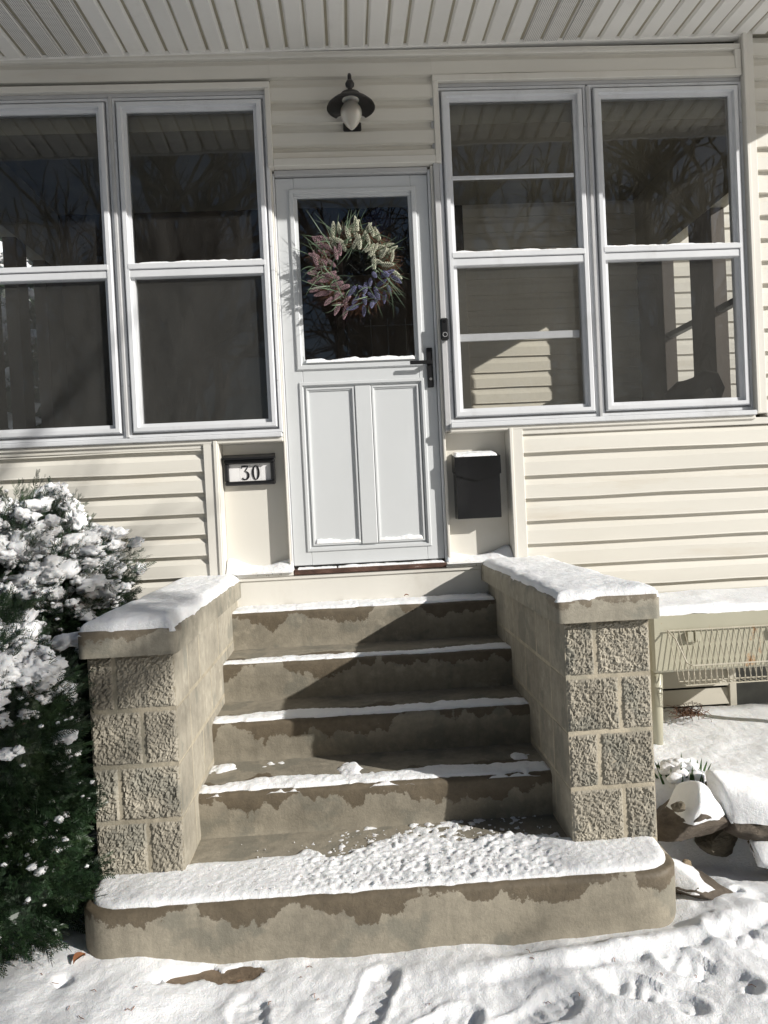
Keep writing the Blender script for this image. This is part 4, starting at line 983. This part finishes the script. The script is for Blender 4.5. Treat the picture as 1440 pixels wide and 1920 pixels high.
def rock(name, c, r, rot, mat, label, seed, snow_label=None, sth=.05, cuts=13, group=None):
    bm = bmesh.new(); bmesh.ops.create_icosphere(bm, subdivisions=5, radius=1.0)
    rd = random.Random(seed); planes = []
    for k in range(cuts):
        n = Vector((rd.gauss(0, 1), rd.gauss(0, 1), rd.gauss(0, .7))).normalized(); planes.append((n, rd.uniform(.50, .82)))
    for v in bm.verts:
        p = v.co.copy()
        for (n, d) in planes:
            e = p.dot(n) - d
            if e > 0: p -= n * e * .97
        p += v.co.normalized() * (.05 * mnoise.noise(p * 2.6 + Vector((seed, 0, 0))) + .035 * mnoise.noise(p * 8 + Vector((0, seed, 0))))
        v.co = Vector((p.x * r[0], p.y * r[1], p.z * r[2]))
    mt = Matrix.Rotation(R(rot[2]), 4, 'Z') @ Matrix.Rotation(R(rot[1]), 4, 'Y') @ Matrix.Rotation(R(rot[0]), 4, 'X')
    bmesh.ops.transform(bm, matrix=mt, verts=bm.verts)
    if snow_label:
        b2 = bm.copy(); zmin = min(v.co.z for v in b2.verts); zmax = max(v.co.z for v in b2.verts)
        cut = zmin + (zmax - zmin) * .66
        bmesh.ops.bisect_plane(b2, geom=b2.verts[:] + b2.edges[:] + b2.faces[:], plane_co=(0, 0, cut), plane_no=(0, 0, 1), clear_inner=True)
        for v in b2.verts:
            k = min(1, max(0, (v.co.z - cut) / ((zmax - cut) + 1e-6))); v.co.z += -.004 + sth * math.sqrt(k) + .014 * mnoise.noise(Vector((v.co.x, v.co.y, seed)) * 9); v.co.x *= 1.04; v.co.y *= 1.04
        for _ in range(16): bmesh.ops.smooth_vert(b2, verts=[v for v in b2.verts if not v.is_boundary], factor=.5, use_axis_x=True, use_axis_y=True, use_axis_z=True)
        for v in b2.verts: v.co.z += .003 * mnoise.noise(v.co * 24)
        bmesh.ops.translate(b2, vec=c, verts=b2.verts); tag(bmo('snow', b2, M['snow'], None, True), snow_label, 'snow', None, 'stuff')
    me = bpy.data.meshes.new(name); bm.to_mesh(me); bm.free(); o = link(name, me, M[mat], None, False); o.location = c
    for pl_ in me.polygons: pl_.use_smooth = True
    tag(o, label, 'stone', group); return o
SG = 'stones edging the raised bed'
rock('fieldstone', (1.525, -1.265, -.925), (.20, .16, .080), (0, -20, -14), 'stone', 'brown slab tilted against the right block wall', 6, 'snow heaped on the brown slab against the block wall', .06, group=SG)
rock('fieldstone', (1.83, -1.235, -.925), (.25, .18, .105), (0, 14, 8), 'stone', 'large brown stone under a thick rounded snow cap', 5, 'thick rounded snow cap on the large brown stone', .06, group=SG)
rock('fieldstone', (1.665, -1.245, -1.02), (.085, .08, .055), (0, 4, 0), 'stone2', 'smooth rounded stone wedged below the two brown slabs', 9, None, 0, 4, SG)
rock('fieldstone', (1.87, -1.37, -1.055), (.24, .15, .055), (0, 9, -6), 'stone2', 'thin flat slab low in the bed edge with snow on it', 12, 'snow lying on the thin flat slab', .03, group=SG)
rock('fieldstone', (1.90, -1.30, -1.00), (.06, .06, .04), (0, 0, 20), 'stone2', 'small olive stone between the slabs', 14, None, 0, 6, SG)
rock('fieldstone', (1.45, -1.45, -1.07), (.15, .11, .060), (0, 8, -20), 'stone', 'half buried stone beside the rounded end of the bottom step', 31, 'snow on the half buried stone by the bottom step', .03, group=SG)
rock('pebble', (1.475, -1.335, -.842), (.026, .024, .024), (20, 0, 10), 'stone2', 'small dark pebble poking out of the snow on the slab', 21, None, 0, 7)
rock('pebble', (1.475, -1.385, -1.035), (.022, .02, .022), (0, 10, 30), 'pebble', 'pale tan pebble resting on snow below the slab', 23, None, 0, 7)
# sprouting bulbs
bl = thing('bulb_shoots', (1.64, -1.02, -.90), 'green bulb shoots poking up through snow behind the stones', 'plant')
for i in range(34):
    a = random.random() * 6.28; r = .085 * math.sqrt(random.random()); p = Vector((1.64 + r * math.cos(a) * 1.15, -1.02 + r * math.sin(a), -.89)); V = []; Fc = []
    d = Vector((math.cos(a) * .35 + random.gauss(0, .12), math.sin(a) * .3, 1)).normalized(); blade(V, Fc, p, d, random.uniform(.06, .12) * (1.15 - r * 4), .0055, Vector((0, 0, 0)), d.cross(Vector((0, 1, .2))).normalized())
    pyd('shoot', V, Fc, M['shoot'], bl)
bm = bmesh.new()
for i in range(30):
    a = random.random() * 6.28; r = .08 * math.sqrt(random.random()); s = random.uniform(.012, .028)
    bmesh.ops.create_icosphere(bm, subdivisions=3, radius=s, matrix=Matrix.Translation((1.64 + r * math.cos(a) * 1.1, -1.02 + r * math.sin(a), -.86 + .07 * (1 - r / .08) + random.uniform(-.01, .02))) @ Matrix.Diagonal((1.2, 1, .7, 1)))
for v in bm.verts: v.co += v.normal * .008 * mnoise.noise(v.co * 45)
tag(bmo('snow_on_shoots', bm, M['snow'], bl, True), None, None, None, 'stuff')
# twig tangle under the stand
V = []; Fc = []
for i in range(90):
    a = random.random() * 6.28; p = Vector((2.02 + random.gauss(0, .035), -.30 + random.gauss(0, .03), -.855 + random.random() * .02)); q = p + Vector((math.cos(a) * .06, math.sin(a) * .05, random.uniform(-.01, .045))); mid = (p + q) / 2 + Vector((random.gauss(0, .015), random.gauss(0, .015), random.uniform(0, .02))); tube(V, Fc, [p, mid, q], .0016, 3, False)
tag(pyd('twig_tangle', V, Fc, M['twig']), 'small tangle of brown dry stems on snow under the metal stand', 'plant')
# dead leaves and stray twigs
def leaf(c, s, lab, ang):
    V = []; n = 8
    for i in range(n + 1):
        t = i / n; wv = s * .38 * math.sin(math.pi * t) ** .8; z = s * .25 * math.sin(t * 3) 
        for sg in (-1, 0, 1): V.append(Vector((s * (t - .5), sg * wv, z + abs(sg) * .18 * s + .001)))
    V = [Matrix.Rotation(ang, 3, 'Z') @ v + Vector(c) for v in V]; Fc = [(i * 3 + j, i * 3 + j + 1, i * 3 + 4 + j, i * 3 + 3 + j) for i in range(n) for j in range(2)]
    tag(pyd('dead_leaf', V, Fc, M['deadleaf']), lab, 'leaf')
leaf((-.60, -1.62, gz(-.60, -1.62) + .004), .045, 'curled brown leaf on snow at the foot of the shrub', 1.0)
leaf((1.66, -1.66, gz(1.66, -1.66) + .006), .022, 'curled brown leaf on snow right of the bottom step', 2.0)
leaf((.60, -.085, -.181), .026, 'small red brown leaf on the top tread below the threshold', .1)
leaf((-.80, -1.80, -.62), .04, 'rust brown leaf caught in the shrub', .7)

V = []; Fc = []
for i in range(46):
    x = random.choice((random.uniform(-.9, -.3), random.uniform(-.3, 2.0))); y = random.uniform(-2.0, -1.66) if x < 1.4 else random.uniform(-1.95, -1.45); z = float(prints(np.array([x]), np.array([y]), ground_h(np.array([x]), np.array([y])))[0]) + .002
    a = random.random() * 6.28; L = random.uniform(.006, .026); tube(V, Fc, [(x, y, z), (x + L * .5 * math.cos(a), y + L * .5 * math.sin(a), z + .003), (x + L * math.cos(a + .3), y + L * math.sin(a + .3), z)], .0011, 3)
tag(pyd('twig_litter', V, Fc, M['deadleaf']), 'tiny twigs and needles scattered on the snow', 'litter', None, 'stuff')
# ================================================================== ACROSS THE STREET (mirrored in the panes)
def tree(base, H, seed, label):
    rd = random.Random(seed); root = thing('bare_tree', base, label, 'tree', 'bare trees mirrored in the porch windows')
    Vt, Ft, Vc, Fc = [], [], [], []
    def grow(p, d, L, r, lev):
        n = 4; pts = [p]; q = p.copy(); dd = d.copy()
        for i in range(n):
            dd = (dd + Vector((rd.gauss(0, .14), rd.gauss(0, .14), rd.gauss(.03, .08)))).normalized(); q = q + dd * L / n; pts.append(q.copy())
        tube(Vt if lev == 0 else Vc, Ft if lev == 0 else Fc, pts, [r * (1 - .45 * i / n) for i in range(n + 1)], 7 if lev == 0 else (5 if lev < 3 else 3), False)
        if lev >= 6: return
        k = 3 if lev else 5
        for j in range(k):
            t = rd.uniform(.35, 1.0) if j else 1.0; b = pts[min(n, int(t * n))]
            ax = Vector((rd.gauss(0, 1), rd.gauss(0, 1), rd.gauss(0, .5))).normalized(); nd = (dd + ax * rd.uniform(.45, .95) * (1 if j else .5)).normalized()
            grow(b, nd, L * rd.uniform(.62, .86), r * (.60 if j else .70) * (1 - .2 * (1 - t)), lev + 1)
    grow(Vector(base), Vector((rd.gauss(0, .06), rd.gauss(0, .06), 1)), H * .26, H * .022, 0)
    pyd('trunk', Vt, Ft, M['bark'], root); pyd('crown', Vc, Fc, M['bark'], root)
TREES = ((-6.2, -9.5, 12, 'wide bare tree mirrored in the far window of the hinge side'), (-2.7, -8.5, 11, 'bare tree mirrored in the window next to the door hinges'), (1.0, -12, 13, 'tall bare tree mirrored in the door glass'), (3.6, -9, 12, 'bare tree mirrored in the window beside the doorbell'), (6.6, -10, 13, 'bare tree mirrored in the window by the corner trim'),
    (-9, -17, 15, 'distant bare tree mirrored beyond the hinge side window'), (-4.5, -18, 15, 'distant bare tree mirrored behind the wide bare tree'), (2.6, -19, 16, 'distant bare tree mirrored behind the tall bare tree'), (11.5, -17, 15, 'distant bare tree mirrored beyond the corner window'))
for i, (x, y, H, lb) in enumerate(TREES): tree((x, y, -1.3), H, 40 + i, lb)
build_shrub('evergreen', (-3.3, 3.8, -1.1), 'snowy evergreen standing outside the far end windows of the porch', [((-3.3, 3.8, .6), (1.1, 1.0, 1.6)), ((-3.4, 3.9, 2.1), (.9, .8, 1.3)), ((-2.7, 3.2, 1.2), (.55, .6, 1.2))], 9000, 1100, 8, 2.4)
